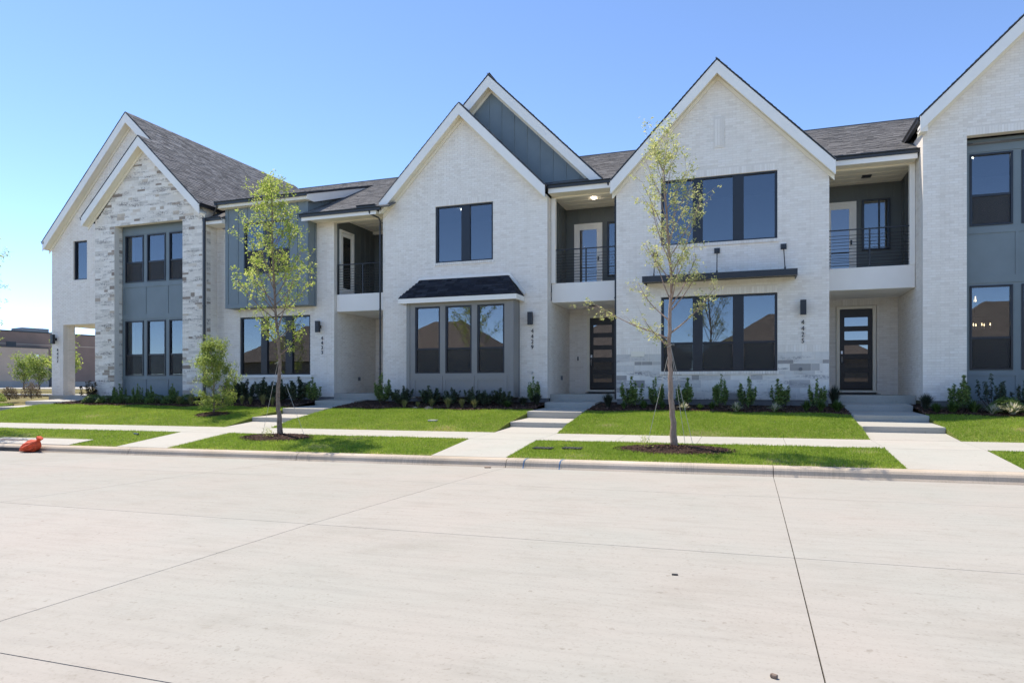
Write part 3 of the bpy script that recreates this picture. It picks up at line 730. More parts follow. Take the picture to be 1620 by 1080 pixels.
room(H, -3.4, 1.6, Y + .25, 24.2, 5.0, 7.9); room(H, -3.4, 1.6, Y + .25, 24.2, 1.2, 4.5)
rake(H, (-4.02, 7.68), (-.95, 10.85), 20.27, 20.3, ywall=Y); rake(H, (2.13, 7.64), (-.95, 10.85), 20.27, 20.3, ywall=Y)
for sgn, xf, zf in ((1, -4.02, 7.68), (-1, 2.13, 7.64)):
    V = Vector((-.95 - xf, 0, 10.85 - zf)); L = V.length
    shingles(H, pc, (xf, 20.27, zf), (0, 1, 0), V, [(0, 0), (6.6, 0), (6.6, L), (0, L)])
# canopy
cn = MB().box(-3.0, 1.15, 19.80, 19.83, 4.50, 4.67).build('canopy', 'bronze', H)
MB().box(-3.0, 1.15, 19.83, 19.90, 4.655, 4.67).build('top_flange', 'bronze', cn); MB().box(-3.0, 1.15, 19.83, 19.90, 4.50, 4.512).build('bottom_flange', 'bronze', cn)
for x in (-3.0, 1.12): MB().box(x, x + .03, 19.90, 20.58, 4.50, 4.67).build('side_channel', 'bronze', cn)
MB().box(-2.97, 1.12, 19.90, 20.58, 4.56, 4.60).build('canopy_deck', 'bronze', cn)
for k in range(8): MB().box(-2.9 + k * .56, -2.86 + k * .56, 19.91, 20.57, 4.605, 4.64).build('deck_rib', 'bronze', cn)
for x in (-2.72, -.96, .83):
    box('tie_plate', 'bronze', cn, x - .078, x + .078, Y - .04, Y - .014, 5.345, 5.50, bev=.004)
    MB().tube([(x, Y - .04, 5.41), (x + .02, 20.02, 4.66)], .014, 8).build('tie_rod', 'bronze', cn)
    MB().tube([(x + .016, 20.10, 4.76), (x + .02, 20.02, 4.66)], .024, 8).build('turnbuckle', 'bronze', cn)
MB().tube([(1.27, Y + .01, 1.98), (1.27, Y - .03, 1.98)], .05, 12).build('hose_bib_cover', 'foundation', H); box('date_stone', 'soffit', H, -3.45, -3.05, Y - .012, Y + .01, 2.40, 2.55)
wall_lamp(H, 1.33, Y, 3.48, 3.89); digits(H, '4425', 1.33, Y, 3.36)
# porch and balcony of 4425
wall(H, pc, (0, 23.8, 0), S0, X1, 4.24, Z0, 4.3, [(2.50, 3.66, 1.25, 4.03, 1)])
porch_door(H, 2.61, 3.54, 1.42, 3.93, 23.8)
box('porch_backing', 'interior', H, 2.0, 4.2, 24.03, 24.1, 1, 4.3)
box('porch_floor', 'walk', H, X1 + .01, 4.23, 21.28, 24.0, .9, 1.25, bev=.01)
balcony(H, 2.01, 4.235, 21.42, 23.6)
box('balcony_wall', 'bluegrey_shaded', H, 2.0, 4.3, 23.3, 23.5, 4.86, 7.9); battens(H, [2.07, 3.085, 3.13 + .93, 2.6 + 1.9], 23.3, 7.25, 7.6, 'bluegrey_shaded'); battens(H, [2.5, 2.95, 3.35, 3.8], 23.3, 7.3, 7.6, 'bluegrey_shaded')
box('siding_wall', 'bluegrey_shaded', H, 4.245, 4.30, 21.56, 23.3, 4.86, 7.7)
for yy in (21.9, 22.3, 22.7, 23.1): box('batten', 'bluegrey_shaded', H, 4.227, 4.246, yy - .025, yy + .025, 4.87, 7.6)
box('corner_trim', 'trim', H, 4.10, 4.236, 21.40, 21.55, 4.861, 7.62)
balcony_door(H, 2.2, 2.93, 4.88, 7.1, 23.3)
window(H, 3.17, 3.94, 5.66, 7.2, 23.24, [(3.23, 3.62), (3.66, 3.88)])
railing(H, 2.02, 4.22, 21.46)
eh = 7.85
box('fascia', 'trim', H, 2.05, 4.20, 20.93, 20.96, 7.64, 7.86); box('eave_soffit', 'soffit', H, 2.05, 4.2, 20.96, 21.44, 7.665, 7.70)
gutter(H, (2.10, 20.86, 7.90), (4.34, 20.86, 7.90)); downspout(H, 4.32, 21.3, 1.2, 7.8, .10, .09)
box('ceiling_light', 'frame', H, 3.05, 3.3, 22.3, 22.55, 7.67, 7.69)
pc.flush(H, HM)

# ---------------- house 4429 (gable with the grey bay)
H = empty('townhouse', (-9.2, 21.0, 1.0), 'white brick gabled townhouse numbered 4429 with grey bay window and second blue gable behind', 'house', GRP); pc = Pieces()
X0, X1, Y = -12.2, -6.2, 21.0
op = [(-10.17, -8.07, 5.68, 7.6, 1), (-10.9, -7.18, 1.1, 4.9)]
wall(H, pc, (0, Y, 0), S0, X0, X1, Z0, 7.62, op, 'brick', apex=(-9.17, 10.62))
box('foundation', 'foundation', H, X0 + .02, X1 - .02, Y + .02, Y + .3, .7, Z0)
wall(H, pc, (X1, 0, 0), SR, Y + .02, 23.8, Z0, 4.3); wall(H, pc, (X1, 0, 0), SR, Y + .02, 21.42, 4.31, 7.62, soldier=False)
wall(H, pc, (X0, 0, 0), SL, -24.2, -(Y + .02), Z0, 7.62, soldier=False)
window(H, -10.17, -8.07, 5.69, 7.6, Y + .07, [(-10.10, -9.23), (-8.92, -8.14)])
mb = MB()
for k in range(30): a = -10.21 + k * 2.18 / 30; mb.box(a + .004, a + 2.18 / 30 - .006, Y - .035, Y + .08, 5.59, 5.68)
mb.build('window_sill', 'brick', H)
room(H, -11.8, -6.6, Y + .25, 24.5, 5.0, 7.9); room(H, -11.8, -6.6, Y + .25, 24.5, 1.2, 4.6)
lights_in(H, [(-9.85, 22.6, 7.86), (-8.2, 23.0, 7.86)]); lights_in(H, [(-8.05, 22.5, 4.55)])
for p in ((-8.55, 22.2, 6.0), (-8.33, 22.1, 5.98), (-8.22, 22.25, 6.08)): MB().tube([p, (p[0], p[1], p[2] + .05)], [.02, .008], 8).build('chandelier_bulb', 'bulb', H)
rake(H, (-12.16, 7.86), (-9.16, 10.9), 20.67, 20.7, ywall=Y); rake(H, (-6.19, 7.89), (-9.16, 10.9), 20.67, 20.7, ywall=Y)
for xf, zf in ((-12.16, 7.86), (-6.19, 7.89)):
    V = Vector((-9.16 - xf, 0, 10.9 - zf)); L = V.length
    shingles(H, pc, (xf, 20.67, zf), (0, 1, 0), V, [(0, 0), (1.6 if xf < -9 else .9, 0), (1.6 if xf < -9 else .9, L), (0, L)])
# rear blue gable
MB().prism([(-12.1, 7.9), (-4.55, 7.9), (-8.35, 11.62)], 21.6, 21.8).build('gable_wall', 'bluegrey', H)
battens(H, [-9.35 + .45 * k for k in range(12)], 21.6, lambda x: 7.9, lambda x: 11.95 - .42 - abs(x + 8.35), 'bluegrey', .05, .02)
rake(H, (-12.3, 8.0), (-8.35, 11.95), 21.27, 21.3, .42, ywall=21.6); rake(H, (-4.50, 8.1), (-8.35, 11.95), 21.27, 21.3, .42, ywall=21.6)
for xf, zf in ((-12.3, 8.0), (-4.5, 8.1)):
    V = Vector((-8.35 - xf, 0, 11.95 - zf)); L = V.length
    shingles(H, pc, (xf, 21.27, zf), (0, 1, 0), V, [(0, 0), (9.5, 0), (9.5, L), (0, L)])
# bay
bay = MB()
bx = [(-10.63, -9.71), (-9.52, -8.58), (-8.39, -7.45)]
fx0, fx1, fy = -10.94, -7.14, 20.4
cu = [fx0] + [v for p in bx for v in p] + [fx1]
for a, b in zip(cu[::2], cu[1::2]): bay.box(a, b, fy, fy + .10, 1.93, 4.14)
bay.box(fx0, fx1, fy, fy + .10, 4.14, 4.27); bay.box(fx0, fx1, fy, fy + .10, 1.15, 1.93)
bay.box(fx0, fx0 + .1, fy + .10, Y, 1.15, 4.27); bay.box(fx1 - .1, fx1, fy + .10, Y, 1.15, 4.27)
by = bay.build('bay', 'baygrey', H)
pn = [(-10.72, -9.62), (-9.60, -8.49), (-8.47, -7.36)]
for (a, b) in pn:   # raised frames round the flat panels under the windows
    f = MB(); f.box(a, a + .10, fy - .015, fy, 1.22, 1.70); f.box(b - .10, b, fy - .015, fy, 1.22, 1.70); f.box(a, b, fy - .015, fy, 1.70, 1.86); f.box(a, b, fy - .015, fy, 1.17, 1.22)
    f.build('panel_frame', 'baygrey', by)
for x in (fx0, fx1 - .12): box('corner_board', 'baygrey', by, x, x + .12, fy - .018, fy, 1.16, 4.24)
for y0, y1 in ((fy, fy + .1), (Y - .11, Y - .02)): box('corner_board', 'baygrey', by, fx1, fx1 + .016, y0 + .005, y1, 1.16, 4.24)
for a, b in bx: window(H, a, b, 1.93, 4.14, fy + .03, [(a + .055, b - .055)], 2.74, gl='glass_bay')
# bay roof
ey, ez, ty, tz = 20.18, 4.42, 20.98, 5.14
V = Vector((0, ty - ey, tz - ez)); L = V.length
shingles(H, pc, (-11.15, ey, ez), (1, 0, 0), V, [(0, 0), (4.18, 0), (3.62, L), (.45, L)], 'shingle_dark', 'shingle_dark', 'bay_roof', .145)
MB().add([(-6.97, ey, ez), (-6.97, ty, ez), (-7.53, ty, tz), (-7.53, ty, ez)], [(0, 1, 2), (0, 2, 3), (1, 3, 2), (0, 3, 1)]).build('roof_hip', 'shingle_dark', H)
MB().add([(-11.15, ey, ez), (-11.15, ty, ez), (-10.70, ty, tz), (-10.70, ty, ez)], [(0, 1, 2), (0, 2, 3), (1, 3, 2), (0, 3, 1)]).build('roof_hip', 'shingle_dark', H)
box('bay_fascia', 'trim', H, -11.15, -6.97, ey, ey + .03, 4.25, 4.41, bev=.003); box('bay_soffit', 'trim', H, -11.14, -6.98, ey + .03, Y - .02, 4.275, 4.31)
box('bay_fascia', 'trim', H, -7.0, -6.97, ey + .03, Y - .015, 4.25, 4.41); box('bay_fascia', 'trim', H, -11.15, -11.12, ey + .03, Y - .015, 4.25, 4.41)
box('head_flashing', 'trim', H, -10.72, -7.50, 20.94, 20.985, 5.13, 5.21)
MB().beam((-7.50, 20.955, 5.185), (-6.93, 20.955, 4.50), .05, .085).build('side_flashing', 'trim', H); MB().beam((-10.72, 20.955, 5.185), (-11.18, 20.955, 4.46), .05, .085).build('side_flashing', 'trim', H)
box('outlet_cover', 'foundation', H, -6.20, -6.155, 22.6, 22.72, 1.72, 1.86, bev=.004); box('doorbell', 'frame', H, -5.90, -5.86, 23.76, 23.79, 2.42, 2.56)
MB().tube([(-6.68, Y, 1.95), (-6.68, Y - .10, 1.95), (-6.68, Y - .13, 1.90)], .018, 8).build('hose_bib', 'steel', H)
wall_lamp(H, -6.73, Y, 3.48, 3.89); digits(H, '4429', -6.70, Y, 3.36)
# porch and balcony of 4429
wall(H, pc, (0, 23.8, 0), S0, X1, -3.9, Z0, 4.3, [(-5.56, -4.40, 1.25, 4.03, 1)])
porch_door(H, -5.45, -4.52, 1.42, 3.93, 23.8); box('porch_backing', 'interior', H, -6.1, -3.95, 24.03, 24.1, 1, 4.3)
box('porch_floor', 'walk', H, X1 + .01, -3.91, 21.28, 24.0, .9, 1.25, bev=.01)
balcony(H, -6.19, -3.91, 21.46, 23.6)
box('balcony_wall', 'bluegrey_shaded', H, -6.2, -3.9, 23.3, 23.5, 4.86, 7.9); battens(H, [-5.75, -5.3, -4.85, -4.4], 23.3, 7.3, 7.6, 'bluegrey_shaded')
box('siding_wall', 'bluegrey_shaded', H, -6.25, -6.19, 21.56, 23.3, 4.86, 7.7)
for yy in (21.8, 22.2, 22.6, 23.0): box('batten', 'bluegrey_shaded', H, -6.191, -6.172, yy - .025, yy + .025, 4.87, 7.6)
box('corner_trim', 'trim', H, -6.188, -6.05, 21.40, 21.55, 4.861, 7.62)
balcony_door(H, -5.8, -4.98, 4.88, 7.08, 23.3)
window(H, -4.72, -4.0, 5.3, 7.17, 23.24, [(-4.66, -4.06)])
railing(H, -6.17, -3.93, 21.5)
box('fascia', 'trim', H, -6.15, -4.05, 20.93, 20.96, 7.66, 7.88); box('eave_soffit', 'soffit', H, -6.15, -4.05, 20.96, 21.48, 7.665, 7.70)
gutter(H, (-6.19, 20.84, 7.93), (-4.12, 20.84, 7.93)); downspout(H, -4.03, 21.2, 1.1, 7.4, .06, .05)
MB().tube([(-4.22, 20.9, 7.82), (-4.22, 20.95, 7.74), (-4.05, 21.14, 7.66), (-4.03, 21.175, 7.56), (-4.03, 21.175, 7.38)], .03, 8).build('downspout_elbow', 'bronze', H, smooth=True)
lights_in(H, [(-4.9, 22.0, 7.665)], .07); box('ceiling_light', 'frame', H, -4.35, -4.1, 22.6, 22.8, 7.67, 7.69)
box('ceiling_light', 'frame', H, -5.2, -5.0, 22.6, 22.8, 4.20, 4.225)
pc.flush(H, HM)

# ---------------- house 4433 (blue box, middle left)
H = empty('townhouse', (-17, 21.3, 1.0), 'white brick townhouse numbered 4433 with projecting slate blue upper box under a low shed roof', 'house', GRP); pc = Pieces()
X0, X1, Y = -19.72, -14.4, 21.3
wall(H, pc, (0, Y, 0), S0, X0, X1, Z0, 7.6, [(-18.64, -15.43, 1.93, 4.15, 1), (-18.7, -15.3, 4.6, 7.59)], 'brick')
box('foundation', 'foundation', H, X0 + .02, X1 - .02, Y + .02, Y + .3, .7, Z0)
wall(H, pc, (X1, 0, 0), SR, Y + .02, 24.2, Z0, 4.3)
window(H, -18.64, -15.43, 1.94, 4.14, Y + .06, [(-18.57, -17.68), (-17.40, -16.56), (-16.25, -15.50)])
box('window_sill', 'trim', H, -18.72, -15.35, Y - .04, Y + .06, 1.84, 1.93)
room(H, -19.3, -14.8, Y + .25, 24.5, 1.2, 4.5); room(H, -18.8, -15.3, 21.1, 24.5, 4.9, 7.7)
bx0, bx1, bf = -18.87, -15.15, 20.8
mb = MB(); wz0, wz1 = 5.68, 7.62
for a, b, c, d in ((bx0, -18.02, 4.45, 8.4), (-15.95, bx1, 4.45, 8.4), (-18.02, -15.95, 4.45, wz0), (-18.02, -15.95, wz1, 8.4)): mb.box(a, b, bf, bf + .1, c, d)
mb.box(bx0, bx0 + .1, bf + .1, Y + .1, 4.45, 8.4); mb.box(bx0 + .1, bx1 - .1, bf + .1, Y, 4.45, 4.55)
mb.prism([(bf + .1, 4.45), (Y - .02, 4.45), (Y - .02, 7.6), (25.3, 9.95), (bf + .1, 8.42)], bx1 - .1, bx1, 'X')
b = mb.build('upper_box', 'bluegrey', H)
for x in (-18.3, -17.88, -17.45, -17.03, -16.6, -16.18): 
    box('batten', 'bluegrey', b, x - .025, x + .025, bf - .018, bf, 4.62, wz0 - .02 if -18.05 < x < -15.9 else 8.28)
    if -18.05 < x < -15.9: box('batten', 'bluegrey', b, x - .025, x + .025, bf - .018, bf, wz1 + .02, 8.28)
box('batten', 'bluegrey', b, -15.66, -15.61, bf - .018, bf, 4.62, 8.28)
for x in (bx0, bx1 - .13): box('corner_board', 'bluegrey', b, x, x + .13, bf - .022, bf, 4.46, 8.39)
for yy in (20.9, 21.27): box('corner_board', 'bluegrey', b, bx1, bx1 + .02, yy - .1, yy, 4.46, 7.6)
for k in range(9): 
    yy = 21.6 + .42 * k; za = 7.85 + .5 * (yy - 20.9); zb = 8.35 + .33 * (yy - 20.8) 
    if zb - za > .05: box('batten', 'bluegrey', b, bx1, bx1 + .018, yy - .025, yy + .025, za - .1, zb + .03)
box('bottom_board', 'bluegrey', b, bx0, bx1 + .02, bf - .02, bf - .0, 4.45, 4.60)
window(H, -18.02, -15.95, wz0, wz1, bf + .03, [(-17.96, -17.14), (-16.86, -16.02)], 6.56)
V = Vector((0, 1, .33)); sy, sz = 20.5, 8.42; L = math.hypot(5.2, 5.2 * .33)
shingles(H, pc, (-19.1, sy, sz), (1, 0, 0), V, [(0, 0), (4.12, 0), (4.12, L), (0, L)])
box('fascia', 'soffit', H, -19.07, -15.0, 20.53, 20.56, 8.20, 8.38); box('eave_soffit', 'soffit', H, -19.07, -15.0, 20.56, 20.85, 8.20, 8.24)
gutter(H, (-19.1, 20.42, 8.43), (-14.98, 20.42, 8.43))
MB().prism([(20.5, 8.36), (25.6, 10.04), (25.6, 9.80), (20.9, 8.18), (20.5, 8.18)], -15.0, -14.97, 'X').build('side_fascia', 'trim', H)
MB().prism([(20.45, 8.43), (25.7, 10.16), (25.7, 10.10), (20.45, 8.37)], -15.02, -14.93, 'X').build('drip_edge', 'bronze', H)
# main roof over the balcony section
V = Vector((0, 1, .5)); L = math.hypot(5.8, 2.9)
shingles(H, pc, (-15.27, 20.5, 7.65), (1, 0, 0), V, [(0, 0), (3.6, 0), (3.6, L), (0, L)])
box('fascia', 'trim', H, -15.25, -12.2, 20.53, 20.56, 7.42, 7.60); box('eave_soffit', 'soffit', H, -15.25, -12.2, 20.56, 21.42, 7.50, 7.54)
box('header_beam', 'soffit', H, -14.42, -12.2, 21.30, 21.44, 7.47, 7.72)
gutter(H, (-15.30, 20.42, 7.66), (-12.0, 20.42, 7.66)); gutter(H, (-12.95, 20.46, 7.76), (-12.2, 20.46, 7.76), .09, .12)
MB().tube([(-12.45, 20.5, 7.56), (-12.45, 20.55, 7.45), (-12.3, 20.9, 7.38), (-12.28, 20.96, 7.28), (-12.28, 20.96, 7.1)], .03, 8).build('downspout_elbow', 'bronze', H, smooth=True)
downspout(H, -12.28, 20.98, 1.2, 7.15, .05, .045)
box('outlet_cover', 'foundation', H, -14.40, -14.355, 22.9, 23.02, 1.72, 1.86, bev=.004); wall_lamp(H, -14.99, Y, 3.48, 3.89); digits(H, '4433', -14.9, Y, 3.34)
wall(H, pc, (0, 24.2, 0), S0, X1, -12.2, Z0, 4.3, [(-13.4, -12.4, 1.25, 4.03, 1)])
porch_door(H, -13.35, -12.45, 1.42, 3.93, 24.2); box('porch_backing', 'interior', H, -14.4, -12.2, 24.43, 24.5, 1, 4.3)
box('porch_floor', 'walk', H, X1 + .01, -12.21, 21.28, 24.4, .9, 1.25, bev=.01)
balcony(H, -14.39, -12.21, 21.45, 24.1)
box('balcony_wall', 'bluegrey_shaded', H, -14.4, -12.2, 24.1, 24.3, 4.86, 7.9); window(H, -13.6, -12.8, 4.95, 7.3, 24.04, [(-13.53, -12.87)])
box('siding_wall', 'bluegrey_shaded', H, -14.45, -14.385, 21.5, 24.1, 4.86, 7.72)
for yy in (21.56, 22.72, 23.05, 23.4, 23.75): box('batten', 'bluegrey_shaded', H, -14.386, -14.367, yy - .025, yy + .025, 4.87, 7.6)
f = MB(); f.box(-14.386, -14.34, 21.62, 21.71, 4.88, 7.30); f.box(-14.386, -14.34, 22.47, 22.56, 4.88, 7.30); f.box(-14.386, -14.34, 21.71, 22.47, 7.21, 7.30)
f.build('door_frame', 'trim', H)
f = MB(); f.box(-14.384, -14.36, 21.71, 21.83, 4.9, 7.2); f.box(-14.384, -14.36, 22.35, 22.47, 4.9, 7.2); f.box(-14.384, -14.36, 21.83, 22.35, 7.07, 7.2); f.box(-14.384, -14.36, 21.83, 22.35, 4.9, 5.15)
d = f.build('door', 'trim', H); box('pane', 'door_glass', d, -14.382, -14.372, 21.83, 22.35, 5.15, 7.07)
railing(H, -14.37, -12.23, 21.49); box('ceiling_light', 'frame', H, -13.2, -13.0, 22.6, 22.8, 7.67, 7.69)
pc.flush(H, HM)

# ---------------- alcove shared by the two end types
def alcove(H, pc, dx, kind, wins=3):
    """two-storey recess with blue panels and three windows per floor"""
    Yf, Yr = 20.55, 20.93; a0, a1 = -24.22 + dx, -20.72 + dx; zt = 7.93
    ws = [(-24.06 + 1.147 * k + dx, -23.10 + 1.147 * k + dx) for k in range(3)]
    ops = [(a, b, 1.93, 4.14) for a, b in ws] + [(a, b, 5.70, 7.59) for a, b in ws]
    wall(H, pc, (0, Yr, 0), S0, a0, a1, 1.0, zt + .05, ops, None, thick=.12, name='recess_wall', material='bluegrey')
    for a, b in ws:
        window(H, a, b, 1.93, 4.14, Yr + .0, [(a + .05, b - .05)], 2.77); window(H, a, b, 5.70, 7.59, Yr + .0, [(a + .05, b - .05)], 6.50)
    yb = Yr + .009
    for x in (a0 + .04, ws[0][1] + .055, ws[1][1] + .055, a1 - .12):
        for z0, z1 in ((1.16, 1.78), (4.40, 5.50)): box('panel_stile', 'bluegrey', H, x, x + .08, yb - .018, yb - .0005, z0, z1)
    for z0, z1 in ((1.78, 1.90), (4.20, 4.40), (5.50, 5.66), (7.63, 7.74)): box('panel_rail', 'bluegrey', H, a0 + .005, a1 - .005, yb - .022, yb - .0005, z0, z1)
    # reveals
    wall(H, pc, (a0, 0, 0), SR, Yf + .015, Yr, Z0, zt, kind=kind, soldier=False, thick=.15)
    wall(H, pc, (a1, 0, 0), SL, -Yr, -(Yf + .015), Z0, zt, kind=kind, soldier=False, thick=.15)
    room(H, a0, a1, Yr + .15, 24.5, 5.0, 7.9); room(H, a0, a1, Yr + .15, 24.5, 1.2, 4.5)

# ---------------- house 4437 (stone gable at the left end)
H = empty('townhouse', (-24, 21.3, 1.0), 'left end townhouse numbered 4437 with stone-faced gable, open corner porch and tall steep roof', 'house', GRP); pc = Pieces()
Yf = 20.55
wall(H, pc, (0, Yf, 0), S0, -25.28, -19.75, Z0, 8.12, [(-24.22, -20.72, 1.0, 7.93, 1)], 'stone', apex=(-22.6, 10.95), soldier=False)
wall(H, pc, (-19.75, 0, 0), SR, Yf + .015, 20.98, Z0, 8.3, kind='stone', soldier=False); wall(H, pc, (-19.75, 0, 0), SR, 20.98, 21.3, Z0, 8.3, soldier=False)
wall(H, pc, (-25.28, 0, 0), SL, -21.3, -(Yf + .015), Z0, 8.3, kind='stone', soldier=False)
alcove(H, pc, 0, 'stone')
wall(H, pc, (0, 21.3, 0), S0, -28.74, -19.4, Z0, 7.55, [(-28.05, -25.4, 1.0, 4.15), (-27.45, -26.66, 6.05, 7.71), (-24.2, -20.7, 1.0, 7.9)], 'brick', apex=(-24.13, 12.3), thick=.2)
window(H, -27.45, -26.66, 6.05, 7.71, 21.38, [(-27.40, -26.71)])
room(H, -27.9, -26.2, 21.5, 24, 5.5, 8)
wall(H, pc, (-28.05, 0, 0), SR, 21.3, 21.85, Z0, 4.15, soldier=False); box('column_core', 'mortar', H, -28.72, -28.07, 21.31, 21.84, 1.0, 4.14)
box('porch_column', 'mortar', H, -28.74, -28.1, 24.3, 24.8, 1.0, 4.2)
wall(H, pc, (0, 25.0, 0), S0, -25.2, -19.5, Z0, 4.2, soldier=False, kind=None)
box('porch_wall', 'mortar', H, -25.4, -25.2, 21.5, 25.0, 1.0, 4.2); box('porch_ceiling', 'soffit', H, -28.74, -25.28, 21.5, 25, 4.15, 4.25)
box('porch_floor', 'walk', H, -28.9, -25.3, 21.28, 25.2, .6, 1.12)
box('upper_floor_wall', 'mortar', H, -28.72, -28.5, 21.5, 31, 4.25, 7.6)
rake(H, (-25.64, 8.36), (-22.62, 11.30), 20.22, 20.25, ywall=Yf); rake(H, (-19.6, 8.38), (-22.62, 11.30), 20.22, 20.25, ywall=Yf)
rake(H, (-28.87, 7.77), (-24.13, 12.70), 20.97, 21.0, .44, ywall=21.3)
rake(H, (-22.75, 11.38), (-24.13, 12.70), 20.97, 21.0, .44, ywall=21.3)
V = Vector((3.02, 0, 2.94)); L = V.length; shingles(H, pc, (-25.64, 20.22, 8.36), (0, 1, 0), V, [(0, 0), (1.2, 0), (1.2, L), (0, L)])
V = Vector((-3.02, 0, 2.92)); L2 = V.length; shingles(H, pc, (-19.6, 20.22, 8.38), (0, 1, 0), V, [(0, 0), (.75, 0), (.75, L2), (0, L2)])
V = Vector((-4.53, 0, 4.32)); L = V.length; shingles(H, pc, (-19.6, 20.97, 8.38), (0, 1, 0), V, [(0, 0), (11, 0), (11, L), (0, L)])
V = Vector((4.74, 0, 4.93)); L = V.length; shingles(H, pc, (-28.87, 20.97, 7.77), (0, 1, 0), V, [(0, 0), (11, 0), (11, L), (0, L)])
gutter(H, (-19.52, 20.22, 8.40), (-19.52, 21.6, 8.40)); gutter(H, (-28.93, 31, 7.75), (-28.93, 20.95, 7.75)); gutter(H, (-25.72, 21.2, 8.34), (-25.72, 20.22, 8.34))
box('lower_eave', 'trim', H, -19.72, -18.89, 20.62, 21.3, 7.66, 7.84); gutter(H, (-19.75, 20.52, 7.90), (-18.88, 20.52, 7.90))
MB().add([(-19.74, 20.6, 7.86), (-18.88, 20.6, 7.86), (-18.88, 21.3, 8.25), (-19.74, 21.3, 8.25), (-19.74, 21.3, 7.86), (-18.88, 21.3, 7.86)], [(0, 1, 2, 3), (0, 3, 4), (1, 5, 2), (3, 2, 5, 4), (0, 4, 5, 1)]).build('lower_roof', 'shingle', H)
downspout(H, -19.57, 20.5, 1.2, 7.85, .08, .07); downspout(H, -25.33, 21.28, 4.2, 8.1, .05, .04)
MB().tube([(-19.0, 20.45, 8.36), (-19.0, 20.5, 8.25), (-19.2, 20.55, 8.05), (-19.2, 20.55, 7.92)], .03, 8).build('downspout_elbow', 'bronze', H, smooth=True)
wall_lamp(H, -28.47, 21.3, 3.33, 3.74); digits(H, '4437', -28.37, 21.3, 3.14, .125, .165)
pc.flush(H, HM)

# ---------------- house 4421 (right end of the photo)
H = empty('townhouse', (7.1, 20.55, 1.0), 'white brick gabled townhouse cut by the right edge, with slate blue window recess', 'house', GRP); pc = Pieces()
dx = 29.46
wall(H, pc, (0, Yf, 0), S0, 4.245, 10.0, Z0, 8.3, [(-24.22 + dx, -20.72 + dx, 1.0, 7.98, 1)], 'brick', apex=(7.12, 11.15))
wall(H, pc, (4.245, 0, 0), SL, -23.8, -(Yf + .015), Z0, 8.3, soldier=False)
box('foundation', 'foundation', H, 4.26, 9.9, Yf + .02, Yf + .3, .7, Z0)
alcove(H, pc, dx, 'brick')
rake(H, (4.12, 8.53), (7.1, 11.45), 20.22, 20.25, ywall=Yf); rake(H, (10.1, 8.53), (7.1, 11.45), 20.22, 20.25, ywall=Yf)
for xf in (4.12, 10.1):
    V = Vector((7.1 - xf, 0, 2.92)); L = V.length; shingles(H, pc, (xf, 20.22, 8.53), (0, 1, 0), V, [(0, 0), (8, 0), (8, L), (0, L)])
gutter(H, (4.04, 22.4, 8.52), (4.04, 20.24, 8.52)); box('eave_return', 'trim', H, 4.12, 4.30, 20.26, 20.54, 8.12, 8.30)
lights_in(H, [(5.75, 22.2, 7.86), (7.2, 22.2, 7.86)]); lights_in(H, [(6.55, 22.0, 4.46), (5.85, 23.2, 4.46)])
ch = MB().tube([(5.9, 22.4, 4.48), (5.9, 22.4, 3.45)], .01, 6).tube([(5.55, 22.4, 3.45), (6.25, 22.4, 3.45)], .012, 6).build('chandelier', 'frame', H)
for k in range(8):
    x = 5.55 + k * .1; MB().tube([(x, 22.4 + .08 * (-1) ** k, 3.2), (x, 22.4 + .08 * (-1) ** k, 3.27)], [.013, .004], 8).build('bulb', 'bulb', ch)
    MB().tube([(x, 22.4 + .08 * (-1) ** k, 3.12), (x, 22.4 + .08 * (-1) ** k, 3.2)], .010, 6).build('candle', 'trim', ch)
for x, z in ((5.95, 3.93), (6.2, 4.0)):
    p = MB().tube([(x, 23.5, 4.48), (x, 23.5, z + .15)], .006, 6).build('pendant_light', 'frame', H); MB().tube([(x, 23.5, z), (x, 23.5, z + .15)], [.03, .015], 10).build('bulb', 'bulb', p)
pc.flush(H, HM)

# ---------------- shared main roof and rear of the row
H = empty('townhouse_row_rear', (-8, 26, 1.0), 'long low-sloped grey shingle roof joining the white townhouses behind their gables', 'roof'); pc = Pieces()
V = Vector((0, 1, .5)); L = math.hypot(5.4, 2.7)
shingles(H, pc, (-15.2, 20.9, 7.85), (1, 0, 0), V, [(3.2, .4), (9.0, .4), (9.0, 0), (27, 0), (27, L), (-4.5, L), (-4.5, L * .62), (0, L * .62), (0, .2)])
V = Vector((0, -1, .5)); shingles(H, Pieces(), (-19.7, 31.7, 7.85), (1, 0, 0), V, [(0, 0), (31, 0), (31, L), (0, L)])
box('ridge_cap', 'shingle', H, -19.6, 11, 26.2, 26.4, 10.52, 10.56)
box('rear_wall', 'mortar', H, -28.7, 11, 31.3, 31.5, 1, 7.95)
box('side_wall', 'mortar', H, -28.4, -28.2, 25.2, 31.3, 1, 7.6)
pc.flush(H, HM)

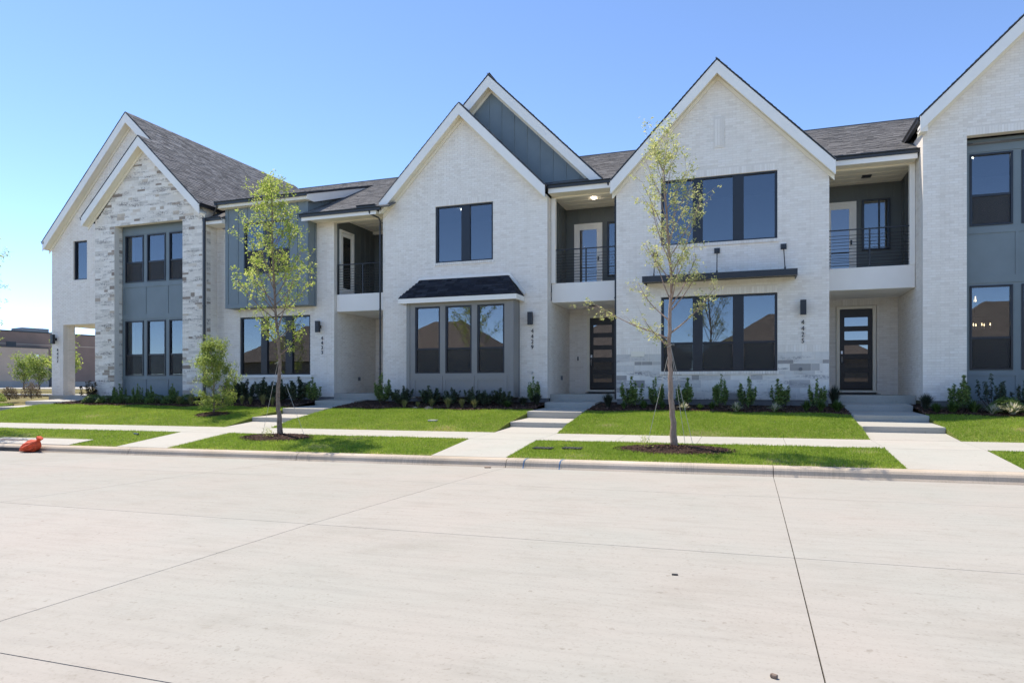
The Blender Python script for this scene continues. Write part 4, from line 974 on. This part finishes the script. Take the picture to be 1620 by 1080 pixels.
# ==================================================================== plants
def leaf_cloud(P, Nrm, size, rn, mat, fold=.25):
    n = len(P); a = RNG.normal(0, 1, (n, 3)); a -= (a * Nrm).sum(1)[:, None] * Nrm; a /= np.linalg.norm(a, axis=1)[:, None]; b = np.cross(Nrm, a)
    s = size[:, None]; V = np.empty((n, 4, 3))
    V[:, 0] = P - a * s; V[:, 1] = P - b * s * .5 + Nrm * s * fold; V[:, 2] = P + a * s; V[:, 3] = P + b * s * .5 + Nrm * s * fold
    return V
def rand_unit(n, up=.4):
    d = RNG.normal(0, 1, (n, 3)); d[:, 2] = np.abs(d[:, 2]) + up; return d / np.linalg.norm(d, axis=1)[:, None]
def foliage_mesh(name, P, size, mat, rn=None):
    n = len(P); rn = RNG.uniform(0, 1, n) if rn is None else rn
    V = leaf_cloud(P, rand_unit(n), size, rn, mat); return mesh_np(name, V.reshape(-1, 3), 4, np.arange(4 * n), mat, np.repeat(rn, 4))
def shrub_proto(kind, seed):
    """unit-height, unit-width plant meshes -> list of (part name, mesh)"""
    global RNG
    RNG = np.random.default_rng(seed)
    if kind in ('u', 'd', 'r', 'b2'):
        ns = {'u': 13, 'd': 16, 'r': 13, 'b2': 11}[kind]; mb = MB(); P = []
        for i in range(ns):
            th = RNG.uniform(0, 6.28); rr = RNG.uniform(.15, .5) * (1 if kind != 'u' else .9); hh = RNG.uniform(.6, 1.0) * (1 - .35 * rr) 
            if i == 0: rr, hh = .05, 1.02
            pts = [Vector((rr * .15 * math.cos(th), rr * .15 * math.sin(th), 0)), Vector((rr * .75 * math.cos(th), rr * .75 * math.sin(th), hh * .5)), Vector((rr * (1.0 if kind == 'd' else .8) * math.cos(th), rr * (1.0 if kind == 'd' else .8) * math.sin(th), hh))]
            mb.tube(pts, [.012, .008, .004], 4)
            m = {'u': 90, 'd': 95, 'r': 60, 'b2': 60}[kind]
            t = RNG.uniform(.22 if kind != 'b2' else .35, 1.02, m)
            for q in t:
                p = pts[0].lerp(pts[1], q * 2) if q < .5 else pts[1].lerp(pts[2], (q - .5) * 2)
                o = RNG.normal(0, 1, 3); o /= np.linalg.norm(o); P.append(np.array(p) + o * RNG.uniform(.02, .13) * (1.15 - q * .7))
        P = np.array(P); P[:, 2] = np.clip(P[:, 2], .03, 1.05)
        size = RNG.uniform(.032, .058, len(P)) * (1.15 if kind == 'd' else 1)
        return [('foliage', foliage_mesh('foliage', P, size, {'u': 'leaf_mid', 'd': 'leaf_dark', 'r': 'leaf_red', 'b2': 'leaf_blue'}[kind])), ('stem', mb)]
    if kind == 'bx':
        n = 1500; d = rand_unit(n, 0); rr = RNG.uniform(.7, 1, n) ** .4 * (1 + .1 * np.sin(d[:, 0] * 7 + seed) * np.sin(d[:, 1] * 6)); P = d * rr[:, None] * np.array([.5, .5, .98]) + np.array([0, 0, .0])
        mb = MB().tube([(0, 0, 0), (.02, 0, .5)], [.03, .015], 5); return [('foliage', foliage_mesh('foliage', P, RNG.uniform(.035, .055, n), 'leaf_mid')), ('stem', mb)]
    # tufts of blades
    n, w, mat, arch = {'g': (260, .010, 'blade_straw', .5), 'lg': (110, .030, 'blade_green', .8), 'lv': (85, .034, 'blade_varieg', .95), 'df': (420, .008, 'blade_dark', .55)}[kind]
    th = RNG.uniform(0, 6.283, n); L = RNG.uniform(.7, 1.05, n); r_ = RNG.uniform(.02, .55, n) * (arch / .8); V = []; idx = []; rn = []
    for i in range(n):
        d = np.array([math.cos(th[i]), math.sin(th[i]), 0]); sd = np.array([-d[1], d[0], 0]) * w
        base = d * RNG.uniform(0, .08); prev = []
        for q, t in enumerate((0, .4, .75, 1.0)):
            out = r_[i] * t ** 1.6; z = L[i] * (t - arch * r_[i] * t * t * 1.1); c = base + d * out + np.array([0, 0, max(z, .02)]); ww = (1, 1, .7, .1)[q]
            prev += [c - sd * ww, c + sd * ww]
        b = len(V); V += prev
        for q in range(3): idx += [b + 2 * q, b + 2 * q + 1, b + 2 * q + 3, b + 2 * q + 2]
        rn += [RNG.uniform()] * 8
    return [('foliage', mesh_np('foliage', np.array(V), 4, idx, mat, rn))]
PROT = {}
def plant_mesh(kind, var):
    if (kind, var) not in PROT:
        out = []
        for nm, m in shrub_proto(kind, 100 + var * 13 + ord(kind[0])):
            if isinstance(m, MB):
                me = bpy.data.meshes.new(nm); me.from_pydata(m.v, [], m.f); me.materials.append(M['twig']); m = me
            out.append((nm, m))
        PROT[(kind, var)] = out
    return PROT[(kind, var)]
KN = {'u': ('upright_shrub', 'upright green holly-like shrub', 'shrub', 'upright shrubs along the house fronts'), 'd': ('dark_shrub', 'dark rounded leafy shrub', 'shrub', 'dark leafy shrubs in the beds'),
      'r': ('burgundy_shrub', 'burgundy-tinged upright shrub', 'shrub', None), 'b2': ('airy_shrub', 'open grey-green shrub', 'shrub', 'open grey-green shrubs by the blue recess'),
      'bx': ('boxwood', 'low clipped boxwood mound', 'shrub', 'clipped boxwoods'), 'g': ('ornamental_grass', 'small tuft of pale ornamental grass', 'grass tuft', 'pale grass tufts at the bed edge'),
      'lg': ('liriope', 'green strap-leaved clump', 'plant', 'green strap-leaved clumps'), 'lv': ('variegated_liriope', 'cream-striped strap-leaved clump', 'plant', 'cream-striped clumps at the lawn edge'),
      'df': ('feathery_grass', 'dark feathery grass clump', 'grass tuft', 'dark feathery grass clumps')}
PL = [('u',-3.36,20.00,0.85,0.61),('u',-2.64,20.10,0.81,0.44),('u',-1.78,20.10,0.80,0.56),('u',-0.84,20.10,0.86,0.48),('u',-0.12,20.10,0.79,0.49),('u',0.69,20.10,0.78,0.52),('u',1.65,20.00,0.73,0.44),('df',2.10,20.30,0.62,0.41),('lv',-1.78,19.30,0.28,0.28),('lg',-1.36,19.45,0.23,0.21),('lv',-0.40,19.25,0.31,0.37),('lg',-1.05,19.60,0.26,0.24),('lv',0.57,19.25,0.30,0.37),('lg',1.34,19.40,0.33,0.30),('lg',1.69,19.40,0.36,0.33),('lg',2.07,19.35,0.36,0.36),('df',-3.99,19.80,0.45,0.41),('lg',-3.47,19.50,0.27,0.22),('lg',-2.90,19.50,0.31,0.29),('lg',-2.38,19.50,0.27,0.25),('u',5.00,20.00,0.85,0.57),('b2',5.67,20.10,0.84,0.57),('b2',6.36,20.10,0.69,0.53),('bx',5.86,19.70,0.35,0.52),('lg',4.30,19.40,0.31,0.35),('lg',4.65,19.40,0.34,0.40),('lg',5.12,19.50,0.34,0.40),('lv',5.47,19.30,0.30,0.43),('lv',5.85,19.25,0.32,0.45),('lv',6.25,19.35,0.33,0.36),('df',4.20,20.00,0.44,0.45),('u',-11.81,20.30,0.92,0.54),('d',-10.80,19.90,0.58,0.58),('d',-9.83,19.90,0.57,0.61),('d',-9.09,19.90,0.53,0.40),('d',-8.33,19.90,0.54,0.48),('d',-7.92,19.90,0.44,0.36),('d',-7.37,19.90,0.53,0.55),('u',-6.53,20.50,0.80,0.44),('g',-10.43,19.30,0.26,0.30),('g',-10.01,19.40,0.20,0.20),('g',-9.52,19.40,0.28,0.28),('g',-8.91,19.30,0.35,0.33),('g',-8.44,19.30,0.31,0.27),('g',-8.02,19.30,0.29,0.31),('lg',-7.06,19.60,0.23,0.35),('df',-6.30,20.20,0.37,0.39),('df',-6.67,19.95,0.31,0.43),('d',-18.04,20.30,0.82,0.65),('d',-17.38,20.30,0.79,0.65),('d',-16.70,20.30,0.85,0.69),('d',-15.93,20.30,0.77,0.63),('d',-15.30,20.40,0.86,0.68),('u',-14.72,20.50,0.83,0.55),('g',-17.55,19.50,0.36,0.27),('g',-16.97,19.50,0.36,0.27),('g',-16.61,19.50,0.31,0.22),('g',-16.07,19.50,0.40,0.33),('g',-15.51,19.30,0.33,0.28),('u',-23.19,19.90,0.66,0.47),('u',-22.40,20.00,0.66,0.37),('u',-21.73,20.00,0.58,0.34),('u',-20.61,20.00,0.69,0.36),('bx',-24.30,19.70,0.32,0.54),('bx',-23.58,19.70,0.29,0.54),('bx',-22.76,19.70,0.32,0.53),('bx',-22.00,19.70,0.31,0.53),('bx',-21.15,19.70,0.33,0.52),('bx',-20.33,19.70,0.33,0.52),('bx',-19.58,19.70,0.35,0.51),('g',-19.69,19.40,0.35,0.28),('g',-19.17,19.40,0.34,0.32),('r',-25.2,20.30,0.77,0.61)]
ORD = ['leftmost', 'second from the left', 'third from the left', 'fourth from the left', 'fifth from the left', 'sixth from the left', 'seventh from the left', 'eighth from the left']
def zone(x):
    return 'stone-gabled house' if x < -19.0 else 'house with the blue box' if x < -13.9 else 'bay window house' if x < -5.2 else 'black canopy house' if x < 3 else 'rightmost house'
zones = {}
for i, p in enumerate(PL): zones.setdefault((p[0], zone(p[1])), []).append((p[1], i))
lab = {}
for (k, z), lst in zones.items():
    lst.sort()
    for j, (x, i) in enumerate(lst):
        lab[i] = '%s, %s by the %s' % (KN[k][1], ORD[j] if len(lst) > 1 else 'the only one', z)
for i, (k, x, y, h, w) in enumerate(PL):
    nm, _, cat, grp = KN[k]
    root = empty(nm, (x, y, float(zg(x, y)) + .02), lab[i], cat, grp)
    root.rotation_euler = (0, 0, random.uniform(0, 6.28)); s = h * random.uniform(.98, 1.06); root.scale = (w * 1.5, w * 1.5, s)
    for pn_, me in plant_mesh(k, i % 3):
        o = bpy.data.objects.new(pn_, me); o.parent = root; col.objects.link(o)

def limb(a, d, L, bend, n=7, wob=.05):
    pts = [Vector(a)]; d = Vector(d).normalized()
    for i in range(n):
        d = (d + Vector((RNG.normal(0, wob), RNG.normal(0, wob), bend + RNG.normal(0, wob)))).normalized(); pts.append(pts[-1] + d * L / n)
    return pts
def street_tree(name, base, trunk, rad, specs, nleaf, lsize, leafm, barkm, label, group, seed, spread=.05, cat='tree', twigs=3):
    """specs: (height, azimuth deg, length, tilt, bend)"""
    global RNG
    RNG = np.random.default_rng(seed)
    root = empty(name, base, label, cat, group); B = Vector(base)
    tp = [B + Vector(p) for p in trunk]; rr = [rad * (1 - .8 * i / (len(tp) - 1)) for i in range(len(tp))]; rr[0] *= 1.25
    # smooth the trunk
    fine = []; fr = []
    for i in range(len(tp) - 1):
        for q in range(4): fine.append(tp[i].lerp(tp[i + 1], q / 4) + Vector((RNG.normal(0, .006), RNG.normal(0, .006), 0))); fr.append(rr[i] + (rr[i + 1] - rr[i]) * q / 4 * 1.0)
    fine.append(tp[-1]); fr.append(rr[-1])
    MB().tube(fine, fr, 10).build('trunk', barkm, root, smooth=True)
    def at(h):
        for i in range(len(tp) - 1):
            if tp[i].z - B.z <= h <= tp[i + 1].z - B.z: f = (h - (tp[i].z - B.z)) / (tp[i + 1].z - tp[i].z); return tp[i].lerp(tp[i + 1], f), rr[i] + (rr[i + 1] - rr[i]) * f
        return tp[-1], rr[-1]
    tips = []
    for h, az, L, tilt, bend in specs:
        p, r0 = at(h); d = (math.cos(R(az)) * math.sin(R(tilt)), math.sin(R(az)) * math.sin(R(tilt)), math.cos(R(tilt)))
        pts = limb(p, d, L, bend); r1 = min(r0 * .5, .012 + L * .009); mb = MB().tube(pts, [r1 * (1 - .8 * i / 7) for i in range(8)], 6)
        for q in range(int(twigs + L * 3)):
            t = RNG.uniform(.25, 1); i = min(6, int(t * 7)); s = pts[i].lerp(pts[i + 1], t * 7 - i) if i < 7 else pts[-1]
            dd = (pts[min(i + 1, 7)] - pts[i]).normalized() + Vector(RNG.normal(0, .55, 3)); tw = limb(s, dd, L * RNG.uniform(.18, .42), .06, 4, .12)
            mb.tube(tw, [r1 * .28, r1 * .22, r1 * .18, r1 * .13, r1 * .08], 4); tips += [(tw[j], .6 + j * .2) for j in range(1, 5)]
        tips += [(pts[j], 1) for j in range(4, 8)]
        mb.build('branch', barkm, root, smooth=True)
    tips += [(tp[-1], 1)] * 3
    idx = RNG.integers(0, len(tips), nleaf // 5); P = []
    for i in idx:
        c = np.array(tips[i][0]) + RNG.normal(0, spread, 3)
        for _ in range(5): P.append(c + RNG.normal(0, spread * .55, 3))
    P = np.array(P); ctr = P.mean(0)
    me = foliage_mesh('crown', P - ctr, RNG.uniform(.7, 1.3, len(P)) * lsize, leafm); o = bpy.data.objects.new('crown', me); place(o, ctr, root)
    return root
rs = random.Random(3)
sp1 = []
for i in range(44):
    h = 2.0 + 4.0 * (i / 43) ** .85; L = (1.45 if h < 3.2 else 1.42 - .27 * (h - 3.2)) * rs.uniform(.65, 1.1); sp1.append((h, i * 137.5 + rs.uniform(-20, 20), L * (.75 if h < 2.6 else 1), 62 - 7 * (h - 2), .09))
street_tree('street_tree', (-11.1, 14.1, float(zg(-11.1, 14.1)) + .03), [(0, 0, 0), (-.02, 0, .45), (-.08, 0, .85), (-.05, 0, 1.3), (0, 0, 1.75), (-.05, 0, 2.4), (-.15, 0, 3.2), (-.20, 0, 4.2), (-.26, .02, 5.4), (-.28, .02, 6.2)], .062, sp1, 7800, .031, 'leaf_spring', 'bark',
            'slender young street tree with fuller yellow-green crown, left one', 'young street trees', 21, .055)
sp2 = [(2.15, 172, 1.75, 68, .03), (2.25, 10, 1.25, 62, .06), (2.5, 150, 1.2, 55, .08), (2.7, 30, 1.0, 50, .1), (2.0, 230, .9, 60, .06), (2.9, 300, .9, 50, .1)]
for i in range(26):
    h = 2.8 + 3.0 * (i / 25); L = (1.45 - .2 * (h - 2.8)) * rs.uniform(.7, 1.15); sp2.append((h, i * 137.5, L, 40 - 4 * (h - 3), .10))
street_tree('street_tree', (-1.46, 13.8, float(zg(-1.46, 13.8)) + .03), [(0, 0, 0), (-.02, 0, .5), (-.06, 0, 1.0), (-.07, 0, 1.5), (-.10, 0, 2.0), (-.08, 0, 2.6), (-.05, 0, 3.2), (-.10, 0, 4.0), (-.16, 0, 4.8), (-.2, 0, 5.5)], .062, sp2, 6000, .025, 'leaf_pale', 'bark_tan',
            'slender street tree with sparse pale new leaves in front of the house numbered 4425', 'young street trees', 33, .05)
sp3 = [(1.6 + .13 * i, i * 137.5, 1.15, 50, .08) for i in range(30)]
street_tree('street_tree', (-22.15, 13.9, float(zg(-22, 13.9))), [(0, 0, 0), (0, 0, 1.5), (.05, 0, 3.0), (.05, 0, 5.4)], .06, sp3, 5000, .03, 'leaf_spring', 'bark', 'young street tree whose leaf tips poke in at the left edge', 'young street trees', 41, .055)
sp4 = [(.10 + .055 * i, i * 137.5, (.8 if i < 8 else 1.05) * (1 - .014 * i) * rs.uniform(.55, 1.3), (80 if i < 8 else 64) - .8 * i, .03 if i < 8 else .06) for i in range(36)]
street_tree('small_tree', (-16.45, 17.6, float(zg(-16.45, 17.6)) + .05), [(0, 0, 0), (.02, 0, .4), (0, 0, 1.0), (-.03, 0, 1.5), (-.14, 0, 2.05)], .03, sp4, 13500, .026, 'leaf_bright', 'bark', 'low bushy bright green tree standing alone on the lawn in a small mulch mound', None, 55, .055)
# distant plants on the left
sp5 = [(.2 + .1 * i, i * 137.5, 1.1, 38, .05) for i in range(16)]
street_tree('crape_myrtle', (-51.8, 36.2, 1.25), [(0, 0, 0), (.05, 0, .6), (0, 0, 1.5)], .05, sp5, 2600, .06, 'leaf_bright', 'bark', 'left one of the pair of multi-stemmed crape myrtles by the brown store', 'multi-stemmed crape myrtles', 61, .14)
street_tree('crape_myrtle', (-49.3, 35.6, 1.25), [(0, 0, 0), (-.05, 0, .6), (0, 0, 1.6)], .05, sp5, 3000, .06, 'leaf_bright', 'bark', 'right one of the pair of multi-stemmed crape myrtles by the brown store', 'multi-stemmed crape myrtles', 62, .14)
sp6 = [(.6 + .11 * i, i * 137.5, 1.1 * (1 - .02 * i), 50, .06) for i in range(26)]
street_tree('parking_tree', (-42.6, 32.4, 1.25), [(0, 0, 0), (0, 0, 1.5), (0, 0, 3.3)], .05, sp6, 5200, .07, 'leaf_spring', 'bark', 'yellow-green conical tree half hidden behind the white porch column', None, 63, .12)
for x, y, h, w, m, l in ((-29.9, 20.3, .55, .8, 'leaf_brown', 'mauve-brown low shrub, middle one left of the porch column'), (-29.15, 20.7, .72, .85, 'leaf_brown', 'mauve-brown twiggy shrub right beside the porch column'), (-30.4, 19.6, .38, .95, 'leaf_bright', 'low green and white-flecked shrub left of the upper step'), (-29.6, 19.5, .42, .9, 'leaf_bright', 'low bright green shrub directly left of the upper step')):
    RNG = np.random.default_rng(int(-x * 10)); n = 1500; d = rand_unit(n, .05); P = d * (RNG.uniform(.3, 1, n) ** .5)[:, None] * np.array([w * .55, w * .45, h]) ; P[:, 2] += .03
    root = empty('low_shrub', (x, y, float(zg(x, y))), l, 'shrub', 'low shrubs left of the porch column'); me = foliage_mesh('foliage', P, RNG.uniform(.02, .035, n), m); o = bpy.data.objects.new('foliage', me); o.parent = root; col.objects.link(o)
    mb = MB()
    for k in range(7): mb.tube([(0, 0, 0), (RNG.normal(0, w * .2), RNG.normal(0, w * .15), h * .9)], [.01, .004], 4)
    me = bpy.data.meshes.new('stem'); me.from_pydata(mb.v, [], mb.f); me.materials.append(M['twig']); o = bpy.data.objects.new('stem', me); o.parent = root; col.objects.link(o)
for (x, y), l in (((-1.98, 13.55), 'leafy weed sprouting from the left of the right-hand mulch ring'), ((-11.15, 13.72), 'pale seedlings at the foot of the left-hand street tree')):
    RNG = np.random.default_rng(5); P = RNG.normal(0, 1, (160, 3)) * np.array([.07, .07, .07]) + np.array([0, 0, .14]); P[:, 2] = np.abs(P[:, 2])
    me = foliage_mesh('sprout', P, RNG.uniform(.012, .02, 160), 'leaf_spring'); o = bpy.data.objects.new('sprout', me); col.objects.link(o); o.location = (x, y, float(zg(x, y)) + .04); tag(o, l, 'weed')

# tree guy lines
def guys(bx, by, hz, anchors, word):
    b = float(zg(bx, by))
    for i, (ax, ay) in enumerate(anchors):
        mb = MB().tube([(bx - .07, by, b + hz), (ax, ay, float(zg(ax, ay)) + .02)], .0045, 6)
        mb.tube([(bx - .07 + .07 * math.cos(t * .785), by + .07 * math.sin(t * .785), b + hz + .03 * math.sin(t)) for t in range(9)], .008, 5)
        tag(mb.build('guy_line', 'strap', None), 'white nylon guy line, %s of those tying the %s tree' % (('leftmost', 'second', 'rightmost')[i], word), 'guy line', 'white guy lines of the street trees')
guys(-1.46, 13.8, 2.05, [(-2.06, 14.36), (-1.30, 14.38), (-1.15, 14.36)], 'sparse right-hand street')
guys(-11.1, 14.1, 1.85, [(-11.85, 14.37), (-10.6, 14.38)], 'fuller left-hand street')

# ==================================================================== small things
bz = float(zg(-16.85, 11.95))
bag = empty('sandbag', (-16.85, 12.0, bz), 'orange mesh sediment bag slumped against the kerb inlet, tied at its top', 'bag')
def sack(name, ax, n=22, fold=.12, sd=1):
    """ax: (x, y, z, radius across, radius up) rings along the sack's axis"""
    rg = random.Random(sd); mb = MB(); m = len(ax); ph = [rg.uniform(0, 6.28) for _ in range(4)]
    for j, (x, y, z, ra, rb) in enumerate(ax):
        x2, _, z2 = ax[min(j + 1, m - 1)][:3]; x1, _, z1 = ax[max(j - 1, 0)][:3]; d = Vector((x2 - x1, 0, z2 - z1)).normalized(); up = Vector((-d.z, 0, d.x))
        for k in range(n):
            th = 6.283 * k / n; q = 1 + fold * (math.sin(5 * th + ph[0] + j * .7) * .5 + math.sin(9 * th + ph[1] - j * .9) * .35 + math.sin(14 * th + ph[2]) * .25)
            p = Vector((x, y, z)) + Vector((0, 1, 0)) * ra * q * math.cos(th) + up * rb * q * math.sin(th)
            mb.v.append((p.x, p.y, max(p.z, bz + .004)))
    for j in range(m - 1):
        for k in range(n): a_ = j * n + k; b_ = j * n + (k + 1) % n; mb.f.append((a_, b_, b_ + n, a_ + n))
    mb.f.append(tuple(range(n - 1, -1, -1))); mb.f.append(tuple((m - 1) * n + k for k in range(n)))
    return mb.build(name, 'orange', bag)
sack('bag_body', [(-17.22, 12.0, bz + .02, .04, .02), (-17.16, 12.0, bz + .05, .12, .05), (-17.05, 11.99, bz + .09, .17, .09), (-16.93, 11.98, bz + .13, .19, .13), (-16.82, 11.98, bz + .165, .18, .15), (-16.74, 11.99, bz + .21, .14, .125), (-16.69, 12.0, bz + .255, .085, .08), (-16.665, 12.0, bz + .285, .04, .035)], fold=.16, sd=4)
sack('tied_top', [(-16.665, 12.0, bz + .28, .035, .032), (-16.645, 12.0, bz + .305, .045, .04), (-16.62, 12.0, bz + .345, .075, .06), (-16.60, 12.0, bz + .375, .07, .065)], fold=.3, sd=7)
MB().tube([(-16.665 + .045 * math.cos(t_ * .785) * .6, 12.0 + .045 * math.sin(t_ * .785), bz + .283 + .02 * math.cos(t_ * .785)) for t_ in range(9)], .006, 5).build('tie_cord', 'orange', bag)
tag(box('inlet_shade_strip', 'iron', None, -19.3, -17.15, 12.085, 12.11, -.135, -.045), 'dark strip for the shaded storm drain opening left of the orange bag', 'storm drain')  # solid dark strip on the kerb face, coloured as the shade inside the drain
tag(box('inlet_cover', 'rust', None, -19.2, -17.6, 12.75, 13.0, .055, .075, bev=.004), 'flat brown steel cover on the concrete apron behind the storm drain', 'cover')
def meter(x, y, l):
    z = float(zg(x, y)); r_ = empty('meter_box', (x, y, z), l, 'meter box', 'black meter box lids in the kerbside grass')
    box('lid', 'iron', r_, x - .2, x + .2, y - .13, y + .13, z + .015, z + .035, bev=.006)
    for k in range(5): box('lid_rib', 'iron', r_, x - .17 + k * .08, x - .15 + k * .08, y - .11, y + .11, z + .035, z + .042)
meter(-4.05, 13.43, 'left black meter box lid in the kerbside grass right of a walk'); meter(-3.45, 13.5, 'right black meter box lid in the kerbside grass, nearer the street tree')
def flat(name, mat, x, y, w, d, h, rz, label, cat, z=None, group=None):
    o = MB().box(-w / 2, w / 2, -d / 2, d / 2, 0, h).build(name, mat, None, bev=min(h, w, d) * .3); o.location = (x, y, float(zg(x, y)) + .001 if z is None else z); o.rotation_euler[2] = rz; return tag(o, label, cat, group)
flat('valve_cover', 'walk', -8.35, 17.1, .26, .16, .05, 0, 'small pale concrete cover in the lawn before the bay window', 'cover')
flat('dropped_strip', 'frame', -15.6, 13.9, .42, .05, .05, -.5, 'thin black strip lying in the grass left of the walk to 4433', 'strip')
flat('pebble', 'iron', -.55, 5.25, .045, .022, .01, .1, 'small dark chip lying in the middle of the road', 'debris'); flat('bark_scrap', 'bark', .1, 3.55, .035, .022, .02, -.5, 'tiny brown scrap on the road at the bottom edge', 'debris')
flat('crushed_leaf', 'rock', -4.7, 11.95, .12, .06, .025, .2, 'small brown crumpled leaf in the gutter by the kerb joint', 'debris')
for x, l in ((-4.05, 'left blue paint mark across the kerb'), (-3.35, 'right blue paint mark across the kerb')):
    mb = MB(); pr = [(12.098, .0), (12.122, .036), (12.137, .101), (12.163, .1375), (12.209, .158), (12.28, .1655), (12.38, .164)]
    for y, z in pr: mb.v += [(x - .011 + .1 * (y - 12.1), y - .003, z + .0083 * x + .002), (x + .011 + .1 * (y - 12.1), y - .003, z + .0083 * x + .002)]
    for k in range(6): mb.f.append((2 * k, 2 * k + 1, 2 * k + 3, 2 * k + 2))
    tag(mb.build('paint_mark', 'bluepaint', None), l, 'paint mark', 'blue paint marks on the kerb')
for i, (x, y, l) in enumerate(((-10.0, 19.2, 'left tan rock at the edge of the mulch'), (-9.5, 19.15, 'larger tan rock right of the other at the edge of the mulch'))):
    mb = MB(); s = .07 + .03 * i
    for j in range(5):
        for k in range(8):
            th = k * .785; ph = j * .39; q = s * (1 + .25 * math.sin(3 * th + i + j)); mb.v.append((x + q * 1.4 * math.cos(th) * math.cos(ph), y + q * math.sin(th) * math.cos(ph), float(zg(x, y)) + q * .8 * math.sin(ph)))
    for j in range(4):
        for k in range(8): mb.f.append((j * 8 + k, j * 8 + (k + 1) % 8, (j + 1) * 8 + (k + 1) % 8, (j + 1) * 8 + k))
    tag(mb.build('rock', 'rock', None), l, 'rock', 'tan rocks by the mulch')

# ==================================================================== background left: brown store
d = Vector((2.5, 10.4, 0)).normalized(); nrm = Vector((d.y, -d.x, 0)); P0 = Vector((-83, 55.5, 1.5))
st = empty('store_building', tuple(P0), 'long brown brick store with flat roof behind the left end of the row', 'building')
def bgbox(name, mat, a, b, dn0, dn1, z0, z1):
    v = [P0 + d * s + nrm * t + Vector((0, 0, z)) for z in (z0, z1) for s, t in ((a, dn0), (b, dn0), (b, dn1), (a, dn1))]
    return MB().add(v, [(0, 3, 2, 1), (4, 5, 6, 7), (0, 1, 5, 4), (1, 2, 6, 5), (2, 3, 7, 6), (3, 0, 4, 7)]).build(name, mat, st)
bgbox('main_wall', 'bg_brick', -12, 34, 0, -14, -.5, 6.5); bgbox('parapet', 'bronze', -12, 34, .05, -14.05, 6.5, 6.65)
bgbox('front_block', 'bg_light', -12, 4.2, 1.6, .02, -.5, 4.55); bgbox('block_parapet', 'bronze', -12, 4.22, 1.66, .02, 4.55, 4.68); bgbox('stone_base', 'bg_base', -12, 4.22, 1.66, 1.6, -.5, .6)
bgbox('stone_base', 'bg_base', 5.6, 34, .06, .01, -.5, .6); bgbox('service_door', 'bronze', 4.3, 5.4, .05, .01, 0, 2.4)
bgbox('penthouse', 'bronze', -12, -1, -3, -9, 6.65, 7.5); bgbox('roof_unit', 'bg_base', 3.2, 6.2, -3, -6, 6.65, 7.3); bgbox('wall_vent', 'frame', .4, 1.4, .06, .01, 4.7, 5.3)
for s in (-1.6, 2.6):
    o = bgbox('wall_lamp', 'steel', s, s + .5, 1.78, 1.6, 3.5, 3.8)
bgbox('brick_band', 'bg_light', -12, 34, .03, .005, 5.0, 5.1)
sheet('parking_lot', 'walk', [-95, -60, -44, -33], [46, 52, 60, 80], -.09, kind='structure')
flat('far_sidewalk', 'walk', -41, 26.5, 22, 1.3, .09, .0, None, None, z=1.0)['kind'] = 'structure'

# ==================================================================== across the street (seen mirrored in the windows)
fence = empty('board_fence', (-8, -14, .3), 'long brown board fence across the street, behind the camera', 'fence')
for k in range(40): 
    x = -44 + k * 1.8; box('fence_panel', 'tan_brick', fence, x, x + 1.77, -14.02, -13.98, .3, 2.2)
for (x, y, w, dpt, e, ap) in ((-30, -24, 15, 12, 4.0, 8.3), (-13, -25, 14, 12, 4.2, 8.8), (3, -24, 14, 12, 4.0, 8.0), (20, -25, 15, 12, 4.2, 8.6), (-48, -25, 15, 12, 4.2, 8.6)):
    h = empty('brick_house', (x, y, .4), {-48: 'brown hip-roofed house across the street, farthest left', -30: 'brown hip-roofed house across the street, second from the left', -13: 'brown hip-roofed house across the street, middle one', 3: 'brown hip-roofed house across the street, straight behind the camera', 20: 'brown hip-roofed house across the street, farthest right'}[x], 'house', 'houses across the street')
    box('wall', 'tan_brick', h, x - w / 2, x + w / 2, y - dpt / 2, y + dpt / 2, .2, e)
    a, b = w / 2 + .5, dpt / 2 + .5; r_ = 1.6
    MB().add([(x - a, y - b, e), (x + a, y - b, e), (x + a, y + b, e), (x - a, y + b, e), (x - r_, y, ap), (x + r_, y, ap)], [(0, 1, 5, 4), (1, 2, 5), (2, 3, 4, 5), (3, 0, 4), (3, 2, 1, 0)]).build('roof', 'roof_brown', h)
sheet('far_lawn', 'soil', [-60, -30, 0, 40], [-40, -15, -9.4, -9.26], -.02, kind='structure')
